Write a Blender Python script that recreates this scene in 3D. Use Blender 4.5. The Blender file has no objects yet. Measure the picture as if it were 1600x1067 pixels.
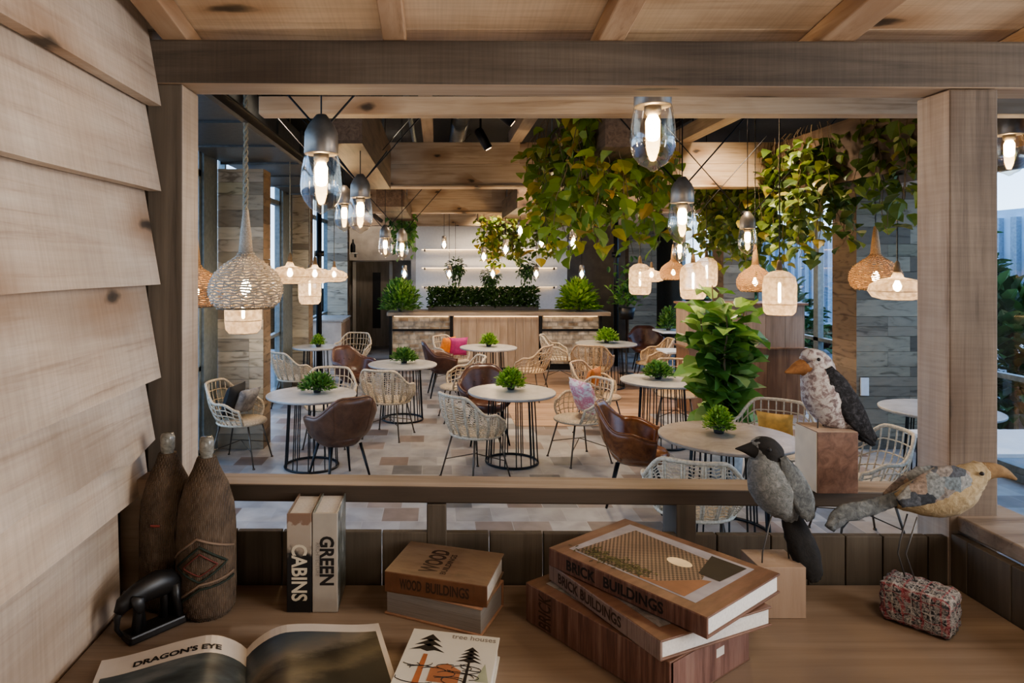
import bpy, math, random
from mathutils import Vector, Matrix
random.seed(7)
COL = bpy.context.scene.collection
PI = math.pi
F = 1050.0; EYE = 2.07; CX = 683.0; CY = 412.0
def P(px, py, d):
    """metric point seen in the photograph at px,py when it stands d metres away"""
    return Vector(((px-CX)*d/F, d, EYE-(py-CY)*d/F))

# ------------------------------------------------------------------ materials
def nmat(name):
    m = bpy.data.materials.new(name); m.use_nodes = True
    nt = m.node_tree; b = nt.nodes['Principled BSDF']
    return m, nt, b
def N(nt, t, **kw):
    n = nt.nodes.new(t)
    for k, v in kw.items():
        if k in n.inputs: n.inputs[k].default_value = v
        else: setattr(n, k, v)
    return n
def L(nt, a, b): nt.links.new(a, b)
def rgba(c): return (c[0], c[1], c[2], 1)
def ramp(nt, fac, stops):
    r = nt.nodes.new('ShaderNodeValToRGB'); e = r.color_ramp.elements
    e[0].position = stops[0][0]; e[0].color = rgba(stops[0][1])
    e[1].position = stops[-1][0]; e[1].color = rgba(stops[-1][1])
    for p, c in stops[1:-1]:
        x = e.new(p); x.color = rgba(c)
    L(nt, fac, r.inputs[0]); return r.outputs[0]
def coords(nt, scale=(1,1,1), island=0.0, jitter=True):
    tc = nt.nodes.new('ShaderNodeTexCoord'); src = tc.outputs['Object']
    if island:
        g = nt.nodes.new('ShaderNodeNewGeometry')
        mu = N(nt, 'ShaderNodeMath', operation='MULTIPLY'); mu.inputs[1].default_value = island
        L(nt, g.outputs['Random Per Island'], mu.inputs[0])
        ad = N(nt, 'ShaderNodeVectorMath', operation='ADD'); L(nt, src, ad.inputs[0]); L(nt, mu.outputs[0], ad.inputs[1]); src = ad.outputs[0]
    mp = nt.nodes.new('ShaderNodeMapping'); mp.inputs['Scale'].default_value = scale
    L(nt, src, mp.inputs['Vector']); return mp.outputs[0]
def mixc(nt, fac, a, b, mode='MIX'):
    m = nt.nodes.new('ShaderNodeMix'); m.data_type = 'RGBA'; m.blend_type = mode
    for s, v in ((0, fac), (6, a), (7, b)):
        if hasattr(v, 'is_linked') or hasattr(v, 'links'): L(nt, v, m.inputs[s])
        else: m.inputs[s].default_value = v if s == 0 else rgba(v)
    return m.outputs[2]
def bump(nt, b, h, strength=.3, dist=.01):
    bp = nt.nodes.new('ShaderNodeBump'); bp.inputs['Strength'].default_value = strength; bp.inputs['Distance'].default_value = dist
    L(nt, h, bp.inputs['Height']); L(nt, bp.outputs[0], b.inputs['Normal'])
def plain(name, c, rough=.5, metal=0.0, noise=.12, scale=20, bmp=0.0):
    m, nt, b = nmat(name); v = coords(nt)
    n = N(nt, 'ShaderNodeTexNoise', Scale=scale, Detail=4.0); L(nt, v, n.inputs['Vector'])
    lo = [x*(1-noise*1.6) for x in c]; hi = [min(1, x*(1+noise*1.6)) for x in c]
    L(nt, ramp(nt, n.outputs[0], [(.3, lo), (.7, hi)]), b.inputs['Base Color'])
    b.inputs['Roughness'].default_value = rough; b.inputs['Metallic'].default_value = metal
    if bmp: bump(nt, b, n.outputs[0], bmp)
    return m
def wood(name, dark, mid, light, axis='x', s=1.0, rough=.62, vary=.35, knots=True, bmp=.25, flat=None, saw=0.0):
    m, nt, b = nmat(name)
    sc = {'x': (1.0, 24, 24), 'y': (24, 1.0, 24), 'z': (24, 24, 1.0)}[axis]
    v = coords(nt, tuple(a*s for a in sc), island=9.7)
    n = N(nt, 'ShaderNodeTexNoise', Scale=1.3, Detail=7.0, Roughness=.7, Distortion=.5); L(nt, v, n.inputs['Vector'])
    col = ramp(nt, n.outputs[0], [(.30, dark), (.45, mid), (.68, light)])
    sc2 = {'x': (1.2, 3.6, 3.6), 'y': (3.6, 1.2, 3.6), 'z': (3.6, 3.6, 1.2)}[axis]
    v2 = coords(nt, tuple(a*s for a in sc2), island=5.3)
    n2 = N(nt, 'ShaderNodeTexNoise', Scale=1.2, Detail=3.0, Distortion=.4); L(nt, v2, n2.inputs['Vector'])
    col = mixc(nt, ramp(nt, n2.outputs[0], [(.45, (0,0,0)), (.72, (.75,.75,.75))]), col, dark)
    if knots:
        if flat is None: flat = {'x':'y','y':'x','z':'y'}[axis]
        sk = {'x': (1.9, 4.2, 4.2), 'y': (4.2, 1.9, 4.2), 'z': (4.2, 4.2, 1.9)}[axis]
        v3 = coords(nt, sk, island=7.3)
        nd = N(nt, 'ShaderNodeTexNoise', Scale=4.0, Detail=3.0); L(nt, v3, nd.inputs['Vector'])
        va = N(nt, 'ShaderNodeVectorMath', operation='MULTIPLY_ADD'); L(nt, nd.outputs[1], va.inputs[0]); va.inputs[1].default_value = (.22,.22,.22); L(nt, v3, va.inputs[2])
        sx = nt.nodes.new('ShaderNodeSeparateXYZ'); cb = nt.nodes.new('ShaderNodeCombineXYZ'); L(nt, va.outputs[0], sx.inputs[0])
        keep = [i for i in range(3) if i != 'xyz'.index(flat)]
        L(nt, sx.outputs[keep[0]], cb.inputs[0]); L(nt, sx.outputs[keep[1]], cb.inputs[1])
        vo = N(nt, 'ShaderNodeTexVoronoi', Scale=.8); vo.voronoi_dimensions = '2D'; L(nt, cb.outputs[0], vo.inputs['Vector'])
        sc3 = nt.nodes.new('ShaderNodeSeparateColor'); L(nt, vo.outputs['Color'], sc3.inputs[0])
        gt = N(nt, 'ShaderNodeMath', operation='GREATER_THAN'); gt.inputs[1].default_value = .2; L(nt, sc3.outputs[0], gt.inputs[0])
        halo = ramp(nt, vo.outputs['Distance'], [(.0, (1,1,1)), (.10, (.7,.7,.7)), (.30, (0,0,0))])
        mh = N(nt, 'ShaderNodeMath', operation='MULTIPLY'); L(nt, halo, mh.inputs[0]); L(nt, gt.outputs[0], mh.inputs[1])
        col = mixc(nt, mh.outputs[0], col, (dark[0]*.95, dark[1]*.80, dark[2]*.66))
        core = ramp(nt, vo.outputs['Distance'], [(.0, (1,1,1)), (.035, (.9,.9,.9)), (.075, (0,0,0))])
        mk_ = N(nt, 'ShaderNodeMath', operation='MULTIPLY'); L(nt, core, mk_.inputs[0]); L(nt, gt.outputs[0], mk_.inputs[1])
        col = mixc(nt, mk_.outputs[0], col, [x*.16 for x in dark])
    if saw:
        ss = {'x': (150, 5, 5), 'y': (5, 150, 5), 'z': (5, 5, 150)}[axis]
        v4 = coords(nt, ss); n4 = N(nt, 'ShaderNodeTexNoise', Scale=1.0, Detail=3.0); L(nt, v4, n4.inputs['Vector'])
        col = mixc(nt, saw, col, ramp(nt, n4.outputs[0], [(.36, (.62,.60,.58)), (.6, (1.06,1.06,1.06))]), 'MULTIPLY')
        n5 = N(nt, 'ShaderNodeTexNoise', Scale=2.2, Detail=3.0); L(nt, coords(nt, (1,1,1), island=3.3), n5.inputs['Vector'])
        col = mixc(nt, .8, col, ramp(nt, n5.outputs[0], [(.32, (.66,.62,.58)), (.5, (1,1,1)), (.68, (1.05,.99,.92))]), 'MULTIPLY')
    g = nt.nodes.new('ShaderNodeNewGeometry')
    br = N(nt, 'ShaderNodeMapRange'); br.inputs[3].default_value = 1-vary; br.inputs[4].default_value = 1+vary*.35
    L(nt, g.outputs['Random Per Island'], br.inputs[0])
    hs = nt.nodes.new('ShaderNodeHueSaturation'); L(nt, br.outputs[0], hs.inputs['Value']); L(nt, col, hs.inputs['Color'])
    L(nt, hs.outputs[0], b.inputs['Base Color']); b.inputs['Roughness'].default_value = rough
    if bmp: bump(nt, b, n.outputs[0], bmp, .004)
    return m
def reclaimed(name, stops, rough=.8, hgt=.135):
    """boards of many ages: each island picks its own tone"""
    m, nt, b = nmat(name)
    g = nt.nodes.new('ShaderNodeNewGeometry')
    base = ramp(nt, g.outputs['Random Per Island'], stops)
    v = coords(nt, (2.5, 2.5, 9), island=8)
    n = N(nt, 'ShaderNodeTexNoise', Scale=1.4, Detail=6.0, Distortion=1.2); L(nt, v, n.inputs['Vector'])
    f = ramp(nt, n.outputs[0], [(.3, (.42,.40,.37)), (.45, (.92,.91,.88)), (.75, (1.12,1.1,1.05))])
    L(nt, mixc(nt, 1.0, base, f, 'MULTIPLY'), b.inputs['Base Color'])
    b.inputs['Roughness'].default_value = rough; bump(nt, b, n.outputs[0], .35, .006)
    return m
def emit(name, c, s):
    m = bpy.data.materials.new(name); m.use_nodes = True; nt = m.node_tree; nt.nodes.clear()
    e = nt.nodes.new('ShaderNodeEmission'); e.inputs[0].default_value = rgba(c); e.inputs[1].default_value = s
    o = nt.nodes.new('ShaderNodeOutputMaterial'); L(nt, e.outputs[0], o.inputs[0]); return m
def glass(name, tint=(1,1,1), base=.04, edge=.75, rough=.02):
    m = bpy.data.materials.new(name); m.use_nodes = True; nt = m.node_tree; nt.nodes.clear()
    t = nt.nodes.new('ShaderNodeBsdfTransparent'); t.inputs[0].default_value = rgba(tint)
    g = nt.nodes.new('ShaderNodeBsdfGlossy'); g.inputs['Roughness'].default_value = rough
    lw = nt.nodes.new('ShaderNodeLayerWeight'); lw.inputs[0].default_value = .35
    mr = N(nt, 'ShaderNodeMapRange'); mr.inputs[3].default_value = base; mr.inputs[4].default_value = edge
    L(nt, lw.outputs['Facing'], mr.inputs[0])
    mx = nt.nodes.new('ShaderNodeMixShader'); o = nt.nodes.new('ShaderNodeOutputMaterial')
    L(nt, mr.outputs[0], mx.inputs[0]); L(nt, t.outputs[0], mx.inputs[1]); L(nt, g.outputs[0], mx.inputs[2]); L(nt, mx.outputs[0], o.inputs[0])
    return m
def leafmat(name, stops, rough=.45):
    m, nt, b = nmat(name); g = nt.nodes.new('ShaderNodeNewGeometry')
    L(nt, ramp(nt, g.outputs['Random Per Island'], stops), b.inputs['Base Color'])
    b.inputs['Roughness'].default_value = rough
    tr = nt.nodes.new('ShaderNodeBsdfTranslucent'); L(nt, b.inputs['Base Color'].links[0].from_socket, tr.inputs[0])
    mx = nt.nodes.new('ShaderNodeMixShader'); mx.inputs[0].default_value = .3
    out = [n for n in nt.nodes if n.type == 'OUTPUT_MATERIAL'][0]
    L(nt, b.outputs[0], mx.inputs[1]); L(nt, tr.outputs[0], mx.inputs[2]); L(nt, mx.outputs[0], out.inputs[0])
    return m
def weave(name, c1, c2, sx=60, sz=60, rough=.8, strength=.8):
    m, nt, b = nmat(name); v = coords(nt)
    w = N(nt, 'ShaderNodeTexWave', Scale=sz, Distortion=.8, Detail=1.0); w.bands_direction = 'Z'; L(nt, v, w.inputs['Vector'])
    w2 = N(nt, 'ShaderNodeTexWave', Scale=sx, Distortion=.8, Detail=1.0); w2.bands_direction = 'X'; L(nt, v, w2.inputs['Vector'])
    mm = N(nt, 'ShaderNodeMath', operation='MULTIPLY'); L(nt, w.outputs[1], mm.inputs[0]); L(nt, w2.outputs[1], mm.inputs[1])
    n = N(nt, 'ShaderNodeTexNoise', Scale=35.0, Detail=3.0); L(nt, v, n.inputs['Vector'])
    ad = N(nt, 'ShaderNodeMath', operation='ADD'); L(nt, mm.outputs[0], ad.inputs[0]); L(nt, n.outputs[0], ad.inputs[1])
    L(nt, ramp(nt, ad.outputs[0], [(.35, c1), (1.1 if False else .95, c2)]), b.inputs['Base Color'])
    b.inputs['Roughness'].default_value = rough; bump(nt, b, mm.outputs[0], strength, .003); return m
def mottled(name, cols, scale=40, rough=.9, bmp=.6, stretch=(1,1,1)):
    m, nt, b = nmat(name); v = coords(nt, stretch)
    n = N(nt, 'ShaderNodeTexNoise', Scale=scale, Detail=5.0, Roughness=.7, Distortion=.6); L(nt, v, n.inputs['Vector'])
    k = len(cols); st = [(.3+.4*i/(k-1), c) for i, c in enumerate(cols)]
    L(nt, ramp(nt, n.outputs[0], st), b.inputs['Base Color']); b.inputs['Roughness'].default_value = rough
    bump(nt, b, n.outputs[0], bmp, .004); return m
def plaid(name):
    m, nt, b = nmat(name); v = coords(nt)
    vo = N(nt, 'ShaderNodeTexVoronoi', Scale=30.0); vo.distance = 'CHEBYCHEV'; L(nt, v, vo.inputs['Vector'])
    wn = nt.nodes.new('ShaderNodeSeparateColor'); L(nt, vo.outputs['Color'], wn.inputs[0])
    c = ramp(nt, wn.outputs[0], [(0, (.03,.035,.045)), (.3, (.10,.11,.13)), (.55, (.28,.20,.15)), (.75, (.13,.16,.18)), (1, (.30,.28,.25))])
    n = N(nt, 'ShaderNodeTexNoise', Scale=150.0, Detail=3.0); L(nt, v, n.inputs['Vector'])
    L(nt, mixc(nt, 1.0, c, ramp(nt, n.outputs[0], [(.3, (.5,.5,.5)), (.7, (1.2,1.2,1.2))]), 'MULTIPLY'), b.inputs['Base Color'])
    b.inputs['Roughness'].default_value = .9; bump(nt, b, n.outputs[0], .5, .002); return m
def tartan(name):
    m, nt, b = nmat(name); v = coords(nt)
    sep = nt.nodes.new('ShaderNodeSeparateXYZ')
    n0 = N(nt, 'ShaderNodeTexNoise', Scale=30.0, Detail=2.0); L(nt, v, n0.inputs['Vector'])
    mx = N(nt, 'ShaderNodeVectorMath', operation='MULTIPLY_ADD'); L(nt, n0.outputs[1], mx.inputs[0]); mx.inputs[1].default_value = (.012,.012,.012); L(nt, v, mx.inputs[2])
    L(nt, mx.outputs[0], sep.inputs[0])
    n = N(nt, 'ShaderNodeTexNoise', Scale=120.0, Detail=4.0, Distortion=1.5); L(nt, v, n.inputs['Vector'])
    col = ramp(nt, n.outputs[0], [(.36, (.015,.017,.02)), (.47, (.12,.12,.13)), (.55, (.42,.40,.38)), (.64, (.05,.05,.06)), (.72, (.5,.48,.46))])
    for i, (ax, per, ph, wd, c) in enumerate([(0, .034, .015, .10, (.34,.04,.06)), (2, .036, .01, .07, (.32,.05,.07)), (1, .034, .002, .10, (.34,.05,.07)), (0, .034, .0, .08, (.45,.43,.42)), (2, .036, .028, .07, (.45,.43,.42))]):
        a = N(nt, 'ShaderNodeMath', operation='ADD'); a.inputs[1].default_value = ph; L(nt, sep.outputs[ax], a.inputs[0])
        q = N(nt, 'ShaderNodeMath', operation='DIVIDE'); q.inputs[1].default_value = per; L(nt, a.outputs[0], q.inputs[0])
        f = N(nt, 'ShaderNodeMath', operation='FRACT'); L(nt, q.outputs[0], f.inputs[0])
        lt = N(nt, 'ShaderNodeMath', operation='LESS_THAN'); lt.inputs[1].default_value = wd; L(nt, f.outputs[0], lt.inputs[0])
        sc = N(nt, 'ShaderNodeMath', operation='MULTIPLY'); sc.inputs[1].default_value = .5; L(nt, lt.outputs[0], sc.inputs[0])
        col = mixc(nt, sc.outputs[0], col, c)
    L(nt, col, b.inputs['Base Color']); b.inputs['Roughness'].default_value = .95; bump(nt, b, n.outputs[0], .9, .005); return m
def tilefloor(name):
    m, nt, b = nmat(name); v = coords(nt)
    br = nt.nodes.new('ShaderNodeTexBrick'); L(nt, v, br.inputs['Vector'])
    br.offset = 0.5; br.inputs['Scale'].default_value = 1.0; br.inputs['Brick Width'].default_value = .30; br.inputs['Row Height'].default_value = .30
    br.inputs['Mortar Size'].default_value = .003; br.inputs['Color1'].default_value = (0,0,0,1); br.inputs['Color2'].default_value = (1,1,1,1); br.inputs['Mortar'].default_value = (.5,.5,.5,1)
    col = ramp(nt, br.outputs['Color'], [(0, (.11,.11,.115)), (.18, (.25,.245,.24)), (.35, (.33,.315,.30)), (.5, (.27,.27,.275)), (.68, (.37,.355,.335)), (.82, (.23,.19,.17)), (1, (.15,.11,.095))])
    n = N(nt, 'ShaderNodeTexNoise', Scale=5.0, Detail=6.0, Distortion=.5); L(nt, v, n.inputs['Vector'])
    col = mixc(nt, 1.0, col, ramp(nt, n.outputs[0], [(.3, (.75,.74,.73)), (.7, (1.15,1.14,1.12))]), 'MULTIPLY')
    col = mixc(nt, br.outputs['Fac'], col, (.3,.29,.28))
    L(nt, col, b.inputs['Base Color']); b.inputs['Roughness'].default_value = .42; return m
def brickstone(name):
    m, nt, b = nmat(name); v = coords(nt)
    mp = nt.nodes.new('ShaderNodeMapping'); mp.inputs['Rotation'].default_value = (PI/2, 0, 0); L(nt, v, mp.inputs['Vector'])
    br = nt.nodes.new('ShaderNodeTexBrick'); L(nt, mp.outputs[0], br.inputs['Vector'])
    br.inputs['Scale'].default_value = 1.0; br.inputs['Brick Width'].default_value = .2; br.inputs['Row Height'].default_value = .085; br.inputs['Mortar Size'].default_value = .012
    br.inputs['Color1'].default_value = (.30,.22,.15,1); br.inputs['Color2'].default_value = (.62,.56,.48,1); br.inputs['Mortar'].default_value = (.36,.33,.29,1)
    n = N(nt, 'ShaderNodeTexNoise', Scale=9.0, Detail=4.0); L(nt, v, n.inputs['Vector'])
    L(nt, mixc(nt, 1.0, br.outputs['Color'], ramp(nt, n.outputs[0], [(.3, (.5,.5,.48)), (.7, (1.3,1.28,1.2))]), 'MULTIPLY'), b.inputs['Base Color'])
    b.inputs['Roughness'].default_value = .85; bump(nt, b, n.outputs[0], .5, .02); return m
def stripes(name, c1, c2, axis, freq, c3=None, dist=4.0):
    """brick-coloured spine / cover with vertical streaks"""
    m, nt, b = nmat(name)
    sc = [3, 3, 3]; sc[axis] = freq
    v = coords(nt, tuple(sc)); n = N(nt, 'ShaderNodeTexNoise', Scale=1.5, Detail=5.0, Roughness=.7); L(nt, v, n.inputs['Vector'])
    L(nt, ramp(nt, n.outputs[0], [(.32, c1), (.5, c2), (.66, c3 or c1)]), b.inputs['Base Color']); b.inputs['Roughness'].default_value = .45; return m

M = {}
M['hut_light'] = wood('hut_siding_wood', (.35,.265,.20), (.53,.43,.345), (.62,.53,.44), 'y', rough=.75, vary=.12, bmp=.2, saw=.22)
M['hut_front'] = wood('hut_front_wood', (.06,.047,.036), (.105,.084,.064), (.15,.12,.092), 'z', rough=.75, vary=.1)  # hut wood with the shade of its front side painted in
M['hut_front2'] = wood('right_post_wood', (.08,.058,.042), (.15,.113,.085), (.21,.165,.128), 'z', rough=.75, vary=.1, saw=.25)  # right post wood, darkened to paint the shade on its front
M['rail_front'] = wood('rail_front_wood', (.035,.024,.016), (.06,.042,.028), (.085,.06,.042), 'x', rough=.6, vary=.1, knots=False)  # rail wood with front shade put into the colour
M['hut_beam'] = wood('hut_beam_wood', (.055,.042,.032), (.10,.078,.060), (.145,.115,.09), 'x', rough=.75, vary=.1, saw=.3)  # beam wood for the front only, shade painted into the tone
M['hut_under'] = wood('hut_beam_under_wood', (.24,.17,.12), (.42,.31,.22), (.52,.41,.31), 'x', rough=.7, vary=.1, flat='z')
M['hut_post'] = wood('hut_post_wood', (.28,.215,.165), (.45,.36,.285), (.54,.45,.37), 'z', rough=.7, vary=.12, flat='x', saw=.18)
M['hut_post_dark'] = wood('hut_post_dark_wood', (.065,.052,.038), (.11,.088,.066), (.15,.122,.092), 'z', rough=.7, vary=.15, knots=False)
M['hut_raft'] = wood('hut_rafter_wood', (.33,.21,.13), (.52,.36,.24), (.63,.47,.33), 'y', rough=.65, vary=.1)
M['roof_board'] = wood('roof_board_wood', (.42,.30,.20), (.66,.51,.37), (.78,.63,.48), 'x', rough=.65, vary=.2, flat='z', saw=.18)
M['rail'] = wood('rail_wood', (.15,.11,.08), (.33,.26,.20), (.45,.37,.30), 'x', rough=.6, vary=.1, knots=False)
M['desk'] = wood('desk_oak', (.18,.13,.095), (.29,.215,.16), (.38,.295,.225), 'x', s=.7, rough=.38, vary=.12, knots=False, bmp=.06)
M['beam'] = wood('pine_beam', (.30,.20,.12), (.50,.37,.25), (.60,.47,.34), 'x', rough=.6, vary=.15)
M['joist'] = wood('pine_joist', (.34,.24,.16), (.52,.40,.29), (.6,.48,.37), 'y', rough=.6, vary=.15)
M['boxwood'] = wood('brown_box_wood', (.06,.035,.022), (.12,.075,.047), (.19,.125,.08), 'y', rough=.55, vary=.25)
M['panel'] = wood('bar_panel_wood', (.30,.21,.14), (.44,.33,.235), (.54,.42,.31), 'z', rough=.5, vary=.2, knots=False)
M['cab'] = wood('cabinet_wood', (.17,.115,.08), (.27,.19,.135), (.34,.25,.185), 'z', rough=.5, vary=.15, knots=False)
M['cabdark'] = wood('cabinet_dark_wood', (.10,.05,.025), (.19,.10,.055), (.25,.145,.08), 'z', rough=.4, vary=.15, knots=False)
M['recl'] = reclaimed('reclaimed_boards', [(0, (.22,.19,.15)), (.2, (.50,.45,.36)), (.4, (.58,.52,.40)), (.55, (.30,.27,.22)), (.7, (.48,.46,.33)), (.85, (.60,.55,.46)), (1, (.36,.32,.26))])
M['recl_r'] = reclaimed('weathered_right_boards', [(0, (.10,.085,.065)), (.2, (.24,.20,.15)), (.4, (.30,.26,.19)), (.55, (.14,.12,.095)), (.7, (.22,.20,.14)), (.85, (.33,.29,.22)), (1, (.17,.145,.11))])  # same kind of boards in darker tones, for the right pillars
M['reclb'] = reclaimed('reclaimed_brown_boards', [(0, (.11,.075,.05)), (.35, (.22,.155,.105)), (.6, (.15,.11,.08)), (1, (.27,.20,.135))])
M['tile'] = tilefloor('patchwork_tiles')
M['plankfloor'] = wood('floor_planks', (.24,.14,.08), (.38,.24,.15), (.46,.31,.21), 'x', rough=.45, vary=.3, knots=False, bmp=.05)
M['dark'] = plain('dark_ceiling', (.03,.032,.034), .9)
M['steel'] = plain('steel_frame', (.17,.20,.21), .45, .3)
M['duct'] = plain('galvanised_duct', (.13,.14,.145), .34, .6)
M['black'] = plain('black_metal', (.012,.012,.013), .4, .3)
M['wallgrey'] = plain('taupe_plaster', (.40,.36,.32), .85, scale=4)
M['wallwhite'] = plain('white_wall', (.72,.70,.68), .7, noise=.03)
M['door'] = wood('grey_door_wood', (.17,.145,.12), (.27,.235,.20), (.33,.29,.25), 'z', rough=.6, knots=False)
M['glass'] = glass('window_glass', (.93,.97,1.0), .03, .5)
M['bulbglass'] = glass('pendant_glass', (1,.95,.86), .09, .7, .08)  # amber tint paints the warm bulb glow into the glass
M['filament'] = emit('glowing_filament', (1.0,.70,.34), 42)
M['filament_far'] = emit('glowing_bulb', (1.0,.76,.45), 30)
M['led'] = emit('led_strip', (1.0,.66,.34), 4.5)
M['cap'] = plain('dark_nickel_cap', (.26,.23,.20), .38, .6)
M['marble'] = mottled('pale_stone_top', [(.30,.29,.275), (.40,.385,.365), (.47,.455,.43)], 6, .35, .02)
M['stone_warm'] = mottled('warm_wood_top', [(.21,.165,.125), (.31,.245,.19), (.39,.32,.26)], 6, .4, .02)
M['stone_grey'] = mottled('grey_stone_top', [(.22,.21,.20), (.30,.29,.27), (.38,.36,.34)], 6, .4, .02)
M['whitetop'] = plain('white_top', (.7,.72,.74), .3, noise=.03)
M['cream'] = plain('cream_rattan', (.50,.415,.30), .55, noise=.18, scale=60)
M['tan'] = plain('natural_rattan', (.42,.30,.18), .55, noise=.2, scale=60)
M['legtaupe'] = plain('bronze_leg_metal', (.11,.09,.07), .4, .6)
M['leather'] = mottled('tan_leather', [(.10,.035,.014), (.19,.068,.024), (.27,.10,.036)], 9, .26, .08)
M['leatherb'] = mottled('brown_leather', [(.07,.032,.018), (.115,.055,.03), (.15,.075,.042)], 9, .36, .08)
M['leatherd'] = mottled('dark_brown_leather', [(.045,.018,.012), (.085,.035,.022), (.12,.05,.03)], 9, .3, .08)
M['leaf_fresh'] = leafmat('bright_leaves', [(0, (.10,.22,.03)), (.5, (.24,.42,.06)), (1, (.40,.55,.12))])
M['leaf_mid'] = leafmat('mid_green_leaves', [(0, (.04,.11,.025)), (.5, (.10,.24,.05)), (1, (.22,.36,.10))])
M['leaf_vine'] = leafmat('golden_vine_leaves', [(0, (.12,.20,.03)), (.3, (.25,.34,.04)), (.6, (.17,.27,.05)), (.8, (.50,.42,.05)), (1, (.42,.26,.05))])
M['leaf_vined'] = leafmat('shaded_vine_leaves', [(0, (.05,.09,.02)), (.4, (.12,.18,.035)), (.75, (.20,.27,.05)), (1, (.33,.25,.05))])  # darker leaf tones for the right and bar vines
M['leaf_fig'] = leafmat('fig_leaves', [(0, (.05,.13,.03)), (.4, (.12,.26,.05)), (.75, (.26,.42,.10)), (1, (.42,.55,.24))], .28)
M['leaf_dark'] = leafmat('dark_hedge_leaves', [(0, (.015,.04,.012)), (.6, (.04,.10,.025)), (1, (.10,.19,.06))])
M['stem'] = plain('woody_stem', (.16,.11,.06), .8)
M['pot'] = plain('charcoal_pot', (.04,.04,.042), .6)
M['concrete'] = plain('pale_concrete_pot', (.42,.41,.38), .8)
M['mesh_lamp'] = mottled('woven_paper_shade', [(.55,.44,.33), (.74,.62,.48), (.83,.72,.58)], 55, .85, .5)
M['rope'] = mottled('twisted_rope', [(.22,.20,.15), (.45,.42,.33)], 90, .9, .8)
M['wicker'] = mottled('grey_wicker', [(.28,.22,.16), (.48,.40,.31), (.62,.54,.44)], 120, .8, .4)
M['wicker_w'] = mottled('warm_wicker', [(.34,.18,.08), (.56,.34,.17), (.68,.45,.25)], 120, .8, .4)
M['block'] = wood('block_oak', (.36,.26,.19), (.50,.37,.28), (.58,.45,.35), 'z', s=1.5, rough=.6, knots=False)
M['block_burl'] = mottled('burl_block', [(.07,.035,.025), (.14,.075,.05), (.20,.115,.08)], 35, .5, .1)
M['paper'] = plain('paper_edge', (.62,.60,.57), .8, noise=.05, scale=200)
M['paper_grey'] = stripes('grey_page_edge', (.22,.21,.20), (.34,.33,.32), 2, 300)
M['page'] = plain('white_page', (.60,.56,.52), .35, noise=.03)
M['ink'] = plain('black_ink', (.012,.010,.010), .6)
M['ink_brown'] = plain('dark_brown_ink', (.045,.022,.012), .6)
M['ink_grey'] = plain('grey_ink', (.22,.2,.18), .6)
M['ivory'] = plain('ivory_ink', (.55,.50,.40), .6)

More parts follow.
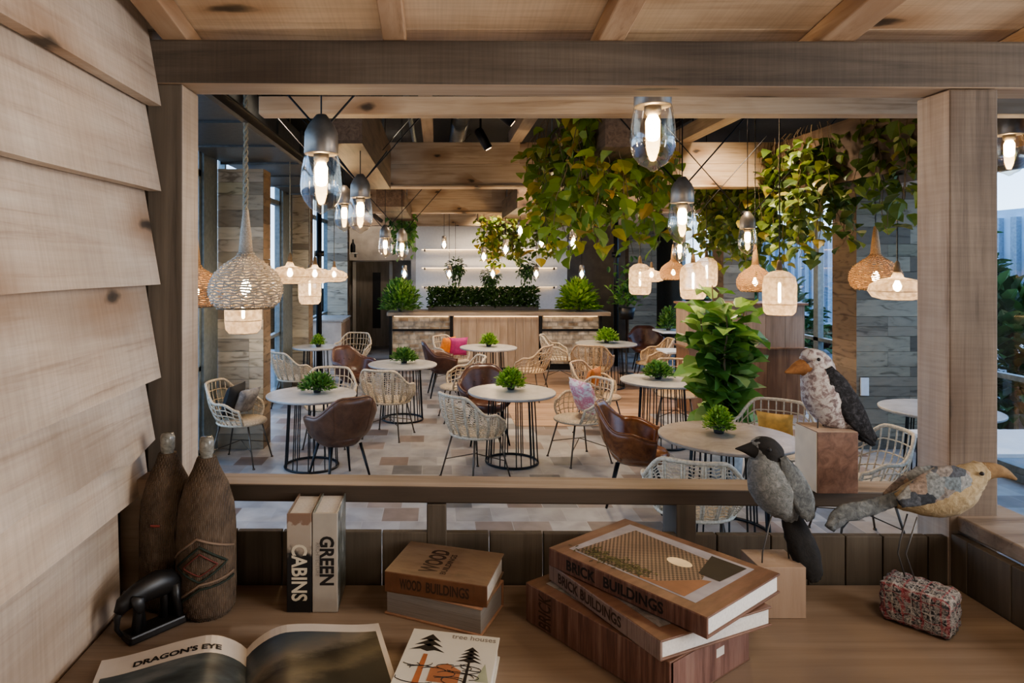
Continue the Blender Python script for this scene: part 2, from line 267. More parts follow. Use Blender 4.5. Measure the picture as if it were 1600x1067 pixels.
# ------------------------------------------------------------------ mesh builder
class MB:
    def __init__(s): s.v = []; s.f = []
    def add(s, vs, fs, mt=None):
        o = len(s.v)
        if mt is not None: vs = [mt @ Vector(p) for p in vs]
        s.v += [tuple(p) for p in vs]; s.f += [tuple(i+o for i in f) for f in fs]; return s
    def box(s, a, b, mt=None):
        x0,y0,z0 = a; x1,y1,z1 = b
        vs = [(x0,y0,z0),(x1,y0,z0),(x1,y1,z0),(x0,y1,z0),(x0,y0,z1),(x1,y0,z1),(x1,y1,z1),(x0,y1,z1)]
        return s.add(vs, [(0,3,2,1),(4,5,6,7),(0,1,5,4),(1,2,6,5),(2,3,7,6),(3,0,4,7)], mt)
    def prism(s, poly, y0, y1, mt=None):
        """polygon in xz extruded along y"""
        n = len(poly); vs = [(x, y0, z) for x, z in poly] + [(x, y1, z) for x, z in poly]
        fs = [tuple(range(n)), tuple(range(2*n-1, n-1, -1))] + [(i, i+n, (i+1) % n+n, (i+1) % n) for i in range(n)]
        return s.add(vs, fs, mt)
    def loft(s, rings, closed=False, cap=True):
        n = len(rings[0]); vs = [p for r in rings for p in r]; fs = []
        m = len(rings)
        for i in range(m if closed else m-1):
            j = (i+1) % m
            for k in range(n):
                fs.append((i*n+k, i*n+(k+1) % n, j*n+(k+1) % n, j*n+k))
        if cap and not closed: fs.append(tuple(range(n-1, -1, -1))); fs.append(tuple((m-1)*n+k for k in range(n)))
        return s.add(vs, fs)
    def tube(s, pts, r, n=6, closed=False):
        pts = [Vector(p) for p in pts]; m = len(pts); rings = []
        up = Vector((0,0,1)); prev = None
        for i, p in enumerate(pts):
            if closed: t = pts[(i+1) % m]-pts[i-1]
            else: t = pts[min(i+1, m-1)]-pts[max(i-1, 0)]
            t = t.normalized() if t.length > 1e-9 else Vector((0,0,1))
            if prev is None:
                a = t.cross(up)
                if a.length < .05: a = t.cross(Vector((1,0,0)))
            else: a = prev - t*prev.dot(t)
            a = a.normalized(); prev = a; b = t.cross(a)
            rr = r[i] if isinstance(r, (list, tuple)) else r
            rings.append([p+a*(rr*math.cos(2*PI*k/n))+b*(rr*math.sin(2*PI*k/n)) for k in range(n)])
        return s.loft(rings, closed)
    def lathe(s, prof, n=24, c=(0,0,0), cap=True):
        rings = [[(c[0]+r*math.cos(2*PI*k/n), c[1]+r*math.sin(2*PI*k/n), c[2]+z) for k in range(n)] for r, z in prof]
        return s.loft(rings, False, cap)
    def spine(s, sp, n=16, cap=True):
        """sp: list of (centre, r_in_plane, r_side); spine lies in a plane, side axis given by s.side"""
        side = getattr(s, 'side', Vector((0,1,0))); rings = []
        for i, (c, r1, r2) in enumerate(sp):
            c = Vector(c); t = (Vector(sp[min(i+1, len(sp)-1)][0])-Vector(sp[max(i-1, 0)][0])).normalized()
            nn = side.cross(t).normalized()
            rings.append([c+nn*(r1*math.cos(2*PI*k/n))+side*(r2*math.sin(2*PI*k/n)) for k in range(n)])
        return s.loft(rings, False, cap)
    def leaf(s, p, d, up, Ln, W, fold=.25):
        p = Vector(p); d = Vector(d).normalized(); sd = d.cross(Vector(up))
        if sd.length < .01: sd = d.cross(Vector((1,0,0)))
        sd.normalize(); nn = sd.cross(d)
        q = lambda a, b, c=0: p+d*(a*Ln)+sd*(b*W)+nn*(c*W)
        vs = [q(0,0), q(.16,-.34,fold*.6), q(.45,-.5,fold), q(.78,-.33,fold*.6), q(1,0,-.2), q(.78,.33,fold*.6), q(.45,.5,fold), q(.16,.34,fold*.6), q(.5,0,-.02)]
        return s.add(vs, [(0,8,2,1), (8,4,3,2), (0,7,6,8), (8,6,5,4)])
    def build(s, name, mat, parent=None, smooth=False, loc=None, rz=0, bevel=0, solid=0, sub=0):
        me = bpy.data.meshes.new(name); me.from_pydata(s.v, [], s.f); me.update()
        if smooth: me.polygons.foreach_set('use_smooth', [True]*len(me.polygons))
        for m in (mat if isinstance(mat, list) else [mat]): me.materials.append(m)
        o = bpy.data.objects.new(name, me); COL.objects.link(o)
        if parent: o.parent = parent
        if loc is not None: o.location = loc
        o.rotation_euler = (0, 0, rz)
        if solid: md = o.modifiers.new('solid', 'SOLIDIFY'); md.thickness = solid; md.offset = 0
        if bevel: md = o.modifiers.new('bevel', 'BEVEL'); md.width = bevel; md.segments = 2; md.limit_method = 'ANGLE'
        if sub: md = o.modifiers.new('sub', 'SUBSURF'); md.levels = sub; md.render_levels = sub
        return o
def tag(o, label, cat, group=None, kind=None):
    o['label'] = label; o['category'] = cat
    if group: o['group'] = group
    if kind: o['kind'] = kind
    return o
def empty(name, loc, label=None, cat=None, rz=0, group=None):
    o = bpy.data.objects.new(name, None); COL.objects.link(o); o.location = loc; o.rotation_euler = (0,0,rz); o.empty_display_size = .1
    if label: tag(o, label, cat, group)
    return o
def struct(o): o['kind'] = 'structure'; return o
def dup(root, loc=None, rz=None, label=None, group=None, scale=None, mats=None):
    def cp(o, par):
        c = o.copy(); COL.objects.link(c); c.parent = par
        for ch in list(o.children): cp(ch, c)
        return c
    r = cp(root, None)
    if loc is not None: r.location = loc
    if rz is not None: r.rotation_euler = (0,0,rz)
    if scale: r.scale = scale
    if label: r['label'] = label
    if group: r['group'] = group
    return r
def shade_front(o, mat):  # gives camera-facing faces a wood with shade painted in
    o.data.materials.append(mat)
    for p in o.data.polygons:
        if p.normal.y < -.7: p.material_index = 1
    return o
def kid(o, name): return [c for c in o.children if c.name.split('.')[0] == name][0]
def heading(fx, fy): return math.atan2(-fx, fy)
def text_mesh(s, size, bold=.0, sx=1.0, align='LEFT'):
    cu = bpy.data.curves.new('lettering', 'FONT'); cu.body = s; cu.size = size; cu.offset = bold; cu.align_x = align
    cu.resolution_u = 3
    o = bpy.data.objects.new('lettering', cu); COL.objects.link(o)
    dg = bpy.context.evaluated_depsgraph_get(); dg.update()
    me = bpy.data.meshes.new_from_object(o.evaluated_get(dg))
    vs = [Vector((v.co.x*sx, v.co.y, 0)) for v in me.vertices]; fs = [tuple(p.vertices) for p in me.polygons]
    bpy.data.objects.remove(o); bpy.data.curves.remove(cu); bpy.data.meshes.remove(me)
    return vs, fs
def lettering(s, size, mat, parent, org, ux, uy, bold=0, sx=1.0, fit=None, name='title_lettering'):
    """flat letters; org = lower-left corner, ux reading direction, uy letter-up direction"""
    vs, fs = text_mesh(s, size, bold, sx)
    org, ux, uy = Vector(org), Vector(ux), Vector(uy)
    if fit:
        mx = max(v.x for v in vs); mn = min(v.x for v in vs)
        k = fit/(mx-mn); vs = [Vector(((v.x-mn)*k, v.y, 0)) for v in vs]
    mb = MB(); mb.add([org+ux*v.x+uy*v.y for v in vs], fs)
    par = kid(parent, 'spine' if abs(org.y) < .003 else 'cover')
    return mb.build(name, mat, par)

# ------------------------------------------------------------------ camera, world
cam = bpy.data.cameras.new('camera'); cam.sensor_width = 36; cam.lens = 36*F/1600
cam.shift_x = (800-CX)/1600; cam.shift_y = -(533.5-CY)/1600; cam.clip_start = .05; cam.clip_end = 400
co = bpy.data.objects.new('camera', cam); COL.objects.link(co); co.location = (0,0,EYE); co.rotation_euler = (PI/2,0,0)
bpy.context.scene.camera = co
cam.dof.use_dof = False
w = bpy.data.worlds.new('sky'); bpy.context.scene.world = w; w.use_nodes = True; nt = w.node_tree
bg = nt.nodes['Background']
tc = nt.nodes.new('ShaderNodeTexCoord'); sp = nt.nodes.new('ShaderNodeSeparateXYZ'); L(nt, tc.outputs['Generated'], sp.inputs[0])
L(nt, ramp(nt, sp.outputs[2], [(0, (.62,.76,.92)), (.15, (.38,.58,.86)), (.6, (.30,.48,.80))]), bg.inputs[0]); bg.inputs[1].default_value = 3.2
sc = bpy.context.scene
sc.view_settings.view_transform = 'AgX'; sc.view_settings.look = 'AgX - Medium High Contrast'; sc.view_settings.exposure = 0.6
sc.cycles.max_bounces = 8; sc.cycles.transparent_max_bounces = 24; sc.cycles.sample_clamp_indirect = 6
sc.cycles.caustics_reflective = False; sc.cycles.caustics_refractive = False

# ------------------------------------------------------------------ restaurant shell
XL, XR, YB, YF, ZC = -2.45, 5.5, 17.0, -2.5, 3.9
struct(MB().box((-2.6, YF, -.1), (5.65, YB+.1, 0)).build('floor', M['tile']))
mb = MB()
for i in range(12): mb.box((1.0, 8.55+i*.36, .001), (2.9 if i < 2 else 5.4, 8.55+i*.36+.35, .006))
struct(mb.build('floor_planks', M['plankfloor']))
struct(MB().box((-2.6, YF, ZC), (5.65, YB+.1, ZC+.1)).build('ceiling', M['dark']))
struct(MB().box((-2.6, YB, 0), (5.65, YB+.1, ZC)).build('wall_back', M['wallgrey']))
struct(MB().box((-2.6, YF-.1, 0), (5.65, YF, ZC)).build('wall_front', M['wallgrey']))
# side walls: header band over the glazing, low sill under it
for nm, x0, x1 in (('wall_left', XL-.12, XL), ('wall_right', XR, XR+.12)):
    struct(MB().box((x0, YF, 3.45), (x1, YB, ZC)).box((x0, YF, 0), (x1, YB, .08)).box((x0, 15.2, .08), (x1, YB, 3.45)).build('header_'+nm if False else nm+'_restaurant', M['steel']))
wn = 0
def window(x, y0, y1, wide=.06):
    global wn; wn += 1
    xa, xb = (x-.1, x-.02) if x < 0 else (x+.02, x+.1)
    mb = MB()
    mb.box((xa, y0, .08), (xb, y0+wide, 3.45)); mb.box((xa, y1-wide, .08), (xb, y1, 3.45))
    mb.box((xa, y0, .08), (xb, y1, .14)); mb.box((xa, y0, 3.39), (xb, y1, 3.45)); mb.box((xa, y0, 2.98), (xb, y1, 3.05))
    mb.box((xa, y0, .95), (xb, y1, 1.0))
    f = struct(mb.build('window_%d' % wn, M['steel']))
    xm = (xa+xb)/2
    MB().add([(xm, y0, .1), (xm, y1, .1), (xm, y1, 3.42), (xm, y0, 3.42)], [(0,1,2,3)]).build('pane', M['glass'], f)
for y0, y1 in ((-2.5,-.4), (-.4,1.6), (1.6,3.4), (3.4,5.2), (5.2,7.03), (7.82,9.2), (9.2,10.6), (11.7,13.2), (13.2,15.2)): window(XL, y0, y1)
for y0, y1 in ((-2.5,-.4), (-.4,1.6), (1.6,3.4), (3.4,5.4), (5.4,7.5), (8.0,9.8), (9.8,11.6), (12.1,13.6), (13.6,15.2)): window(XR, y0, y1)
struct(MB().box((XL-.1, 7.03, 0), (XL+.01, 7.47, 3.45)).build('trim_1', M['steel']))
struct(MB().box((XL-.1, 10.6, 0), (XL+.02, 11.28, 3.45)).build('trim_2', M['steel']))
def boards_pillar(name, x0, x1, y0, y1, ztop, m_front, m_side, inner):
    """board-clad pillar; inner = +1 when its room side is +x"""
    mb = MB(); mb.box((x0+.02, y0+.02, 0), (x1-.02, y1, ztop)); z = 0; k = random.Random(x0*7+y0)
    while z < ztop-.01:
        h = min(k.choice((.11,.14,.17,.19)), ztop-z); xs = x0
        while xs < x1-.01:
            wd = min(k.choice((.35,.6,1.2)), x1-xs)
            if x1-xs-wd < .12: wd = x1-xs
            mb.box((xs+.001, y0, z+.002), (xs+wd-.001, y0+.02, z+h-.002)); xs += wd
        z += h
    o = struct(mb.build(name, m_front))
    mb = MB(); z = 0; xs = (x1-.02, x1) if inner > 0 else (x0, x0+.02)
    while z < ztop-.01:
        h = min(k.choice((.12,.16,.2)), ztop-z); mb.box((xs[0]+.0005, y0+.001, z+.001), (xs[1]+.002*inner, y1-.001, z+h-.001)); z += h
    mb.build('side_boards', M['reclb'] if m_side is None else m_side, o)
    return o
boards_pillar('pillar_left_near', XL, -1.94, 7.5, 7.82, 3.13, M['recl'], None, 1)
boards_pillar('pillar_left_far', XL, -2.16, 11.3, 11.68, 3.3, M['recl'], None, 1)
boards_pillar('pillar_left_back', XL, -2.0, 15.0, 15.3, 3.3, M['recl'], None, 1)
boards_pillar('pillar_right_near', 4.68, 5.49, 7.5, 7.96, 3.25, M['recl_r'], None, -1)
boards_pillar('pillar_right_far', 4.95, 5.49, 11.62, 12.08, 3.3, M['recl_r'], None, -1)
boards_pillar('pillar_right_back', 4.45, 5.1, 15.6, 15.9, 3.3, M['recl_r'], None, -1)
for i, (x, y) in enumerate(((-2.1, 11.95), (3.62, 13.6))):
    struct(MB().lathe([(.05,0), (.05,ZC)], 12, (x,y,0)).lathe([(.09,2.2), (.09,2.3)], 12, (x,y,0)).build('trim_%d' % (i+3), M['black'], None, True))
# timber ceiling beams across the room
for i, (y, zt) in enumerate(((7.3,3.39), (11.0,3.35), (14.7,3.35))):
    mb = MB(); h = (zt-2.92)/2
    xa = (-.74,-1.3,-2.0)[i]
    mb.box((xa, y, 2.92), (1.6 if i else 2.1, y+.16, 2.92+h)); mb.box((1.6 if i else 2.1, y, 2.92), (XR-.02, y+.16, 2.92+h))
    mb.box((xa, y, 2.92+h), (.9, y+.16, zt)); mb.box((.9, y, 2.92+h), (XR-.02, y+.16, zt))
    mb.box((xa, y-.03, 2.90), (XR-.02, y+.19, 2.92))
    tag(mb.build('ceiling_beam', M['beam'], None, False, bevel=.004), ['pale knotty pine beam across the ceiling nearest the hut', 'middle pale pine beam across the ceiling', 'pale pine beam across the ceiling right before the bar'][i], 'beam', 'pine beams across the ceiling')
tag(MB().box((-.85, 3.2, 2.783), (5.4, 3.3, 2.868)).build('fascia_beam', M['beam'], None, bevel=.003), 'light pine beam running just outside the top of the hut opening', 'beam')
for x, wd, lb in ((-.15,.11,'narrow pale joist on the near ceiling beam above the bar'), (.79,.13,'pale joist running back beside the track spotlights'), (2.62,.15,'broad pale joist running back right of the golden vines')):
    tag(MB().box((x, 3.4, 3.39), (x+wd, 7.44, 3.53)).build('ceiling_joist', M['joist'], None, bevel=.004), lb, 'joist', 'pale ceiling joists')
# brown timber planter boxes hung under the ceiling, three rows
BOXES = []
def top_at(x, y):
    for x0,x1,y0,y1,z in BOXES:
        if x0 < x < x1 and y0 < y < y1: return z
    return ZC
def hbox(x0, x1, y0, y1, z0, z1, lb):
    mb = MB(); t = .02
    k = max(1, int((y1-y0)/1.3)); st = (y1-y0)/k
    for i in range(k):
        a, b = y0+i*st, y0+(i+1)*st-.002
        mb.box((x0, a, z0), (x1, b, z0+t)); mb.box((x0, a, z0+t), (x0+t, b, z1)); mb.box((x1-t, a, z0+t), (x1, b, z1))
    mb.box((x0+t, y0, z0+t), (x1-t, y0+t, z1)); mb.box((x0+t, y1-t, z0+t), (x1-t, y1, z1))
    r = tag(mb.build('hanging_planter_box', M['boxwood']), lb, 'planter', 'brown timber boxes hung under the ceiling')
    for y in (y0+.2, y1-.2) if y1-y0 > .5 else ((y0+y1)/2,):
        for x in (x0+.06, x1-.06): MB().tube([(x, y, z1-.12), (x, y, ZC)], .006).build('hanger_rod', M['steel'], r)
    BOXES.append((x0-.02,x1+.02,y0-.02,y1+.02,z0)); return r
hbox(-.72, -.455, 4.08, 6.6, 2.8, 3.22, 'brown timber box hung near the left glass pendants')
hbox(-.78, -.42, 8.6, 10.9, 2.8, 3.02, 'short brown timber box hung before the middle pine beam, left of centre')
hbox(-.78, -.42, 11.4, 12.8, 2.8, 3.05, 'brown timber box holding the vine above the left end of the bar')
hbox(1.05, 1.40, 4.2, 6.7, 2.8, 3.2, 'brown timber box behind the large golden vine')
hbox(1.05, 1.40, 8.8, 10.9, 2.8, 3.08, 'brown timber box hung right of centre under the middle beam')
hbox(.75, 1.75, 12.3, 12.65, 2.8, 3.0, 'brown timber box across the bar holding dense vines')
hbox(3.63, 4.2, 3.5, 9.4, 2.8, 3.35, 'long dark brown timber box at right trailing shaded vines')
# ducts, track, pipes
d = empty('ceiling_duct', (-1.95, 6.5, 3.2), 'long grey metal air duct along the left ceiling edge', 'duct')
MB().box((-.45,-3.5,0), (.42,4.5,.34)).build('duct_body', M['duct'], d, bevel=.01)
for i in range(8): MB().box((-.47,-3.4+i*1.1,-.02), (.44,-3.36+i*1.1,.36)).build('flange', M['duct'], d)
tag(MB().box((-1.215, 3.3, 2.95), (-1.175, 14.5, 3.0)).box((-1.23,3.3,3.0),(-1.16,14.5,3.01)).build('lighting_track', M['black']), 'black steel track carrying the woven pendants on the left', 'track')
tag(MB().box((3.05, 4.0, 3.80), (3.12, 14.5, 3.86)).box((3.03,4.0,3.86),(3.14,14.5,3.895)).build('lighting_track', M['black']), 'black steel track high under the ceiling on the right', 'track')
k = random.Random(3)
for i, (x, z, r, mt, lb) in enumerate(((.25,3.62,.10,'duct','grey round duct high under the ceiling left of centre'), (1.9,3.6,.14,'duct','grey round duct high above the golden vines'), (-.3,3.7,.03,'steel','thin steel pipe high under the ceiling above the bar'))):
    tag(MB().tube([(x,3.5,z),(x,16.9,z)], r, 12).build('ceiling_pipe', M[mt], None, True), lb, 'pipe')
tag(MB().box((-2.4,5.2,3.55),(5.3,5.34,3.62)).build('cable_tray', M['duct']), 'flat grey cable tray crossing under the dark ceiling', 'tray')
tag(MB().box((-2.4,9.4,3.6),(5.3,9.55,3.68)).build('cable_tray', M['duct']), 'second grey cable tray crossing deeper in the dark ceiling', 'tray')
def spot(x, y, z, tilt, lb):
    r = empty('track_spotlight', (x,y,z), lb, 'spotlight', group='black track spotlights')
    mt = Matrix.Rotation(tilt, 4, 'Y')
    b = MB(); b.lathe([(.035,-.16),(.045,-.15),(.045,.04),(.03,.06)], 14); b.v = [tuple(mt @ Vector(p)) for p in b.v]; b.build('lamp_head', M['black'], r, True)
    b = MB(); b.lathe([(.03,-.162),(.031,-.16)], 12); b.v = [tuple(mt @ Vector(p)) for p in b.v]; b.build('lens', M['led'], r)
    MB().box((-.01,-.01,.03),(.01,.01,3.6-z)).box((-.03,-.05,3.6-z),(.03,.05,ZC-z)).build('bracket', M['black'], r)
spot(.42, 6.5, 3.32, -.5, 'black track spotlight hanging lowest over the near ceiling beam')
spot(.55, 6.0, 3.42, -.9, 'black track spotlight tilted sideways above the lowest one')

# ------------------------------------------------------------------ bar and back wall
struct(MB().box((-.49,15.5,0),(3.0,15.62,2.95)).build('wall_bar_back', M['wallwhite']))
struct(MB().box((-2.3,16.3,2.15),(-.49,16.4,3.9)).box((-.6,15.5,0),(-.49,16.4,2.95)).build('wall_back_left', M['wallgrey']))
b = empty('bar_counter', (1.15,13.1,0), 'long stone and timber bar counter with a glowing strip at the back of the room', 'bar')
for nm, x0, x1, m_ in (('stone_panel',-2.02,-.9,'s'), ('wood_panel',-.84,.83,'w'), ('stone_panel',.89,2.0,'s')):
    if m_ == 's':
        MB().box((x0,0,.12),(x1,.6,1.06)).build(nm, brickstone('bar_stone'+str(x0)), b)
        MB().box((x0,-.03,.76),(x1,.0,.80)).build('shelf_bar', M['black'], b)
        MB().box((x0+.03,-.03,1.045),(x1-.03,-.012,1.058)).build('light_strip', M['led'], b)
    else:
        mb = MB(); n = 11
        for i in range(n): mb.box((x0+(x1-x0)*i/n+.002,-.03,.05),(x0+(x1-x0)*(i+1)/n-.002,.6,1.04))
        mb.build(nm, M['panel'], b); MB().box((x0+.02,-.05,1.043),(x1-.02,-.032,1.056)).build('light_strip', M['led'], b)
for x in (-2.06,-.88,.86,2.02): MB().box((x-.02,-.06,0),(x+.03,.02,1.06)).build('upright', M['black'], b)
MB().box((-2.02,.02,0),(2.0,.55,.12)).build('kick_plate', M['black'], b)
MB().box((-2.12,-.16,1.06),(2.2,.75,1.135)).build('worktop', M['rail'], b, bevel=.008)
s0 = None
for z in (1.55,1.98,2.4):
    r = empty('bar_shelf', (1.25,15.3,z), {1.55:'lowest',1.98:'middle',2.4:'topmost'}[z]+' white shelf on the wall behind the bar', 'shelf', group='white shelves behind the bar')
    MB().box((-1.6,-.12,0),(1.5,.19,.04)).build('board', M['wallwhite'], r)
    MB().box((-1.6,.15,-.012),(1.5,.17,-.001)).build('light_strip', M['led'], r)
    MB().box((-1.55,.1,-.05),(-1.52,.19,0)).box((1.42,.1,-.05),(1.45,.19,0)).build('bracket', M['black'], r)
tag(MB().box((-.9,12.9,2.62),(3.1,13.02,2.86)).build('bar_fascia', M['boxwood']), 'brown timber fascia above the bar opening', 'fascia') if False else None
dr = struct(MB().box((-2.12,16.86,0),(-2.04,17,2.2)).box((-1.2,16.86,0),(-1.12,17,2.2)).box((-2.12,16.86,2.12),(-1.12,17,2.2)).build('door_1', M['wallwhite']))
MB().box((-2.04,16.9,0),(-1.2,16.96,2.12)).build('door_leaf', M['door'], dr); MB().box((-1.62,16.885,.45),(-1.42,16.9,1.85)).build('vision_panel', M['black'], dr)
MB().box((-1.95,16.86,1.0),(-1.92,16.9,1.2)).build('door_handle', M['steel'], dr)
r = empty('side_cabinet', (-2.1,13.0,0), 'low grey cabinet against the far left glazing', 'cabinet')
MB().box((-.3,0,0),(.25,1.2,.95)).build('body', M['wallgrey'], r, bevel=.01); MB().box((.25,.02,.04),(.262,.58,.9)).build('door', M['cab'], r); MB().box((.25,.62,.04),(.262,1.18,.9)).build('door', M['cab'], r)
MB().box((-.32,-.02,.95),(.28,1.22,.98)).build('top_panel', M['stone_grey'], r)
sh = empty('bottle_shelf', (-2.05,15.6,2.3), 'high shelf with dark bottles beside the far door', 'shelf')
MB().box((-.25,0,0),(.2,.25,.03)).build('board', M['wallwhite'], sh)
MB().box((-.2,.05,-.08),(-.17,.25,0)).box((.12,.05,-.08),(.15,.25,0)).build('bracket', M['black'], sh)
for i, x in enumerate((-2.13,-1.97)):
    tag(MB().lathe([(.055,0),(.06,.02),(.06,.17),(.02,.24),(.018,.3),(.02,.31)],14,(x,15.72,2.331)).build('bottle', M['black'], None, True), ['left','right'][i]+' dark bottle on the high shelf beside the far door', 'bottle')
r = empty('service_cabinet', (4.25,9.2,0), 'tall brown panelled service cabinet behind the large fig plant', 'cabinet')
mb = MB()
for i in range(6): mb.box((-.8+i*.267,0.03,.92),(-.8+i*.267+.262,.5,1.50))
mb.build('upper_panel', M['cab'], r); mb = MB()
for i in range(6): mb.box((-.8+i*.267,0,.0),(-.8+i*.267+.264,.5,.90))
mb.build('lower_panel', M['cabdark'], r); MB().box((-.83,-.02,.9),(.83,.52,.92)).box((-.83,-.01,1.5),(.83,.52,1.53)).build('edge_strip', M['cabdark'], r)

# ------------------------------------------------------------------ outdoors
struct(MB().box((-60,-20,-.3),(-2.65,60,-.12)).box((5.7,-20,-.3),(60,60,-.12)).box((-60,17.2,-.3),(60,60,-.12)).build('ground', plain('pavement', (.20,.22,.24), .9, scale=2)))
def building(x0,x1,y0,y1,h,c,lb,rib=.5):
    r = tag(MB().box((x0,y0,-.12),(x1,y1,h)).build('building', plain('facade'+lb[:6], c, .7, scale=1)), lb, 'building')
    mb = MB(); face = x1 if x1 < 0 else x0; sg = 1 if x1 < 0 else -1; y = y0+.1
    while y < y1: mb.box((face, y, 0), (face+sg*.12, y+rib*.35, h-.2)) if sg > 0 else mb.box((face-.12, y, 0), (face, y+rib*.35, h-.2)); y += rib
    mb.build('facade_rib', plain('rib'+lb[:6], [x*.55 for x in c], .6), r); return r
building(14,20,6,30,3.4,(.42,.55,.68),'pale blue ribbed building seen beyond the right glazing')
building(-22,-15,14,45,1.7,(.05,.10,.17),'dark blue low building seen beyond the left glazing', 1.2)
def shrub(x,y,z,rx,ry,rz,n,lb,m='leaf_dark',ls=.3):
    k = random.Random(x*3+y); mb = MB()
    for i in range(n):
        v = Vector((k.gauss(0,1),k.gauss(0,1),abs(k.gauss(0,1)))).normalized()*k.uniform(.65,1)
        mb.leaf((v.x*rx,v.y*ry,v.z*rz), v+Vector((k.uniform(-.6,.6),k.uniform(-.6,.6),k.uniform(-.6,.3))), (0,0,1), ls*k.uniform(.6,1.2), ls*.6)
    r = empty('shrub', (x,y,z), lb, 'shrub', group='shrubs beyond the glazing'); mb.build('foliage', M[m], r)
    MB().tube([(0,0,0),(.05,0,rz*.5),(0,.05,rz*.8)],[.08,.05,.02]).build('trunk', M['stem'], r); return r
shrub(7.6,8.9,-.12,.9,1.0,1.9,1100,'dark green shrub close beyond the right glazing')
shrub(11.9,15.9,-.12,1.2,1.6,3.6,1100,'taller dark tree-like shrub further beyond the right glazing')
shrub(6.9,6.3,-.12,.6,.6,.9,500,'low dark shrub nearest the hut beyond the right glazing')
shrub(8.4,17.5,-.12,1.4,2.0,2.0,800,'dark shrub beyond the far right glazing')
r = empty('car', (10.6,12.2,-.12), 'pale car parked beyond the right glazing', 'car', rz=.1)
MB().prism([(-.85,.3),(.85,.3),(.85,.75),(.62,.82),(.5,1.2),(-.5,1.2),(-.62,.82),(-.85,.75)],-1.9,1.9).build('body', M['whitetop'], r, bevel=.06)
mb = MB()
for y in (-1.2,1.2):
    for x in (-.87,.87):
        w_ = MB(); w_.lathe([(.3,-.1),(.32,-.06),(.32,.06),(.3,.1)],16); mt = Matrix.Translation((x,y,.32)) @ Matrix.Rotation(PI/2,4,'Y'); w2 = MB(); w2.v = [tuple(mt @ Vector(p)) for p in w_.v]; w2.f = w_.f; w2.build('wheel', M['black'], r, True)
MB().box((-.55,-1.0,.84),(.55,1.0,1.16)).build('window_band', M['black'], r)

# ------------------------------------------------------------------ hut (viewpoint shelter)
D0, D1 = 1.62, 1.73
HF = .55; DZ = 1.30
struct(MB().box((-.85,-1.6,.0),(1.5,D1,HF)).build('floor_hut', M['plankfloor']))
def tilted_bar(name, x0, x1, y0, y1, zb0, zt0, zb1, zt1, mat, bev=.004):
    mb = MB(); mb.add([(x0,y0,zb0),(x1,y0,zb1),(x1,y1,zb1),(x0,y1,zb0),(x0,y0,zt0),(x1,y0,zt1),(x1,y1,zt1),(x0,y1,zt0)], [(0,3,2,1),(4,5,6,7),(0,1,5,4),(1,2,6,5),(2,3,7,6),(3,0,4,7)])
    return mb.build(name, mat, None, bevel=bev)
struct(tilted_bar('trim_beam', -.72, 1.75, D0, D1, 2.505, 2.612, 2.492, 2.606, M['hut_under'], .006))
shade_front(bpy.data.objects['trim_beam'], M['hut_beam'])
def post(name, x0, x1, z0, z1, side):
    """front face darker, inner face paler like the photo's mixed timber"""
    o = struct(MB().box((x0,D0,z0),(x1,D1,z1)).build(name, M['hut_post'], None, bevel=.005)); return o
shade_front(struct(MB().box((-.70,D0,HF),(-.614,D1,2.503)).build('trim_post_left', M['hut_post'], None, bevel=.004)), M['hut_front'])
shade_front(struct(MB().box((1.234,D0,HF),(1.353,D1,2.491)).build('trim_post_right', M['hut_post'], None, bevel=.005)), M['hut_front2'])
# lower and middle rails, parapet boards
shade_front(struct(tilted_bar('trim_rail', -.614, 1.234, D0, 1.705, 1.498, 1.541, 1.480, 1.518, M['rail'], .004)), M['rail_front'])
mb = MB()
for x in (-.037+.012, .577): mb.box((x, D0, 1.2), (x+.048, D1-.01, 1.49))
struct(mb.build('trim_stud', M['hut_post_dark'], None, bevel=.003))
mb = MB(); x = -.614; k = random.Random(5)
while x < 1.233:
    wd = min(k.choice((.09,.11,.13)), 1.234-x); mb.box((x+.0015, D0+.002, HF), (x+wd-.0015, D0+.022, 1.425-(x+.6)*.008)); x += wd
struct(mb.build('wall_parapet_front', M['hut_post_dark'], None, bevel=.002))
mb = MB(); y = -1.5
while y < D0-.01:
    wd = min(k.choice((.12,.16,.19)), D0-y); mb.box((1.238, y+.001, HF), (1.262, y+wd-.001, 1.42)); y += wd
struct(mb.build('wall_parapet_right', M['hut_post_dark'], None, bevel=.002))
struct(MB().box((1.255,-1.5,1.425),(1.42,D1+.1,1.462)).build('trim_rail_right', M['rail'], None, bevel=.004))
struct(MB().box((1.30,-1.5,HF),(1.40,-1.4,2.7)).build('trim_post_rear', M['hut_post']))
struct(MB().box((-.735,1.555,HF),(-.655,1.618,1.57)).build('trim_corner', M['hut_under'], None, bevel=.003))
# left siding: overlapping bevelled boards, lower edges standing proud
zs = [2.665, 2.451, 2.243, 2.022, 1.795, 1.645, 1.53, 1.31, 1.10, .85, .55]
mb = MB()
ends = [1.618,1.618,1.614,1.617,1.612,1.612,1.49,1.49,1.60,1.60]
for i in range(len(zs)-1):
    zt, zb = zs[i]+.045, zs[i+1]
    xt, xb = -.716, -.664 if i < 4 else -.676 if i == 4 else -.690 if i == 5 else -.702
    yl = ends[i]; n = 26; ring = []
    top = zt
    for j in range(n+1):
        y = -1.5+(yl+1.5)*j/n
        wav = .010*math.sin(y*9+i)+.008*math.sin(y*23+i*2) if i == 4 else .0015*math.sin(y*7+i*3)
        sk = .012*(yl-y)*(1 if i in (3,4) else 0)
        zz = zb+wav-sk*0
        ring.append([(xb-.03,y,zz),(xb,y,zz),(xt+.006,y,top),(xt-.024,y,top)])
    mb.loft(ring)
struct(mb.build('wall_left', M['hut_light']))
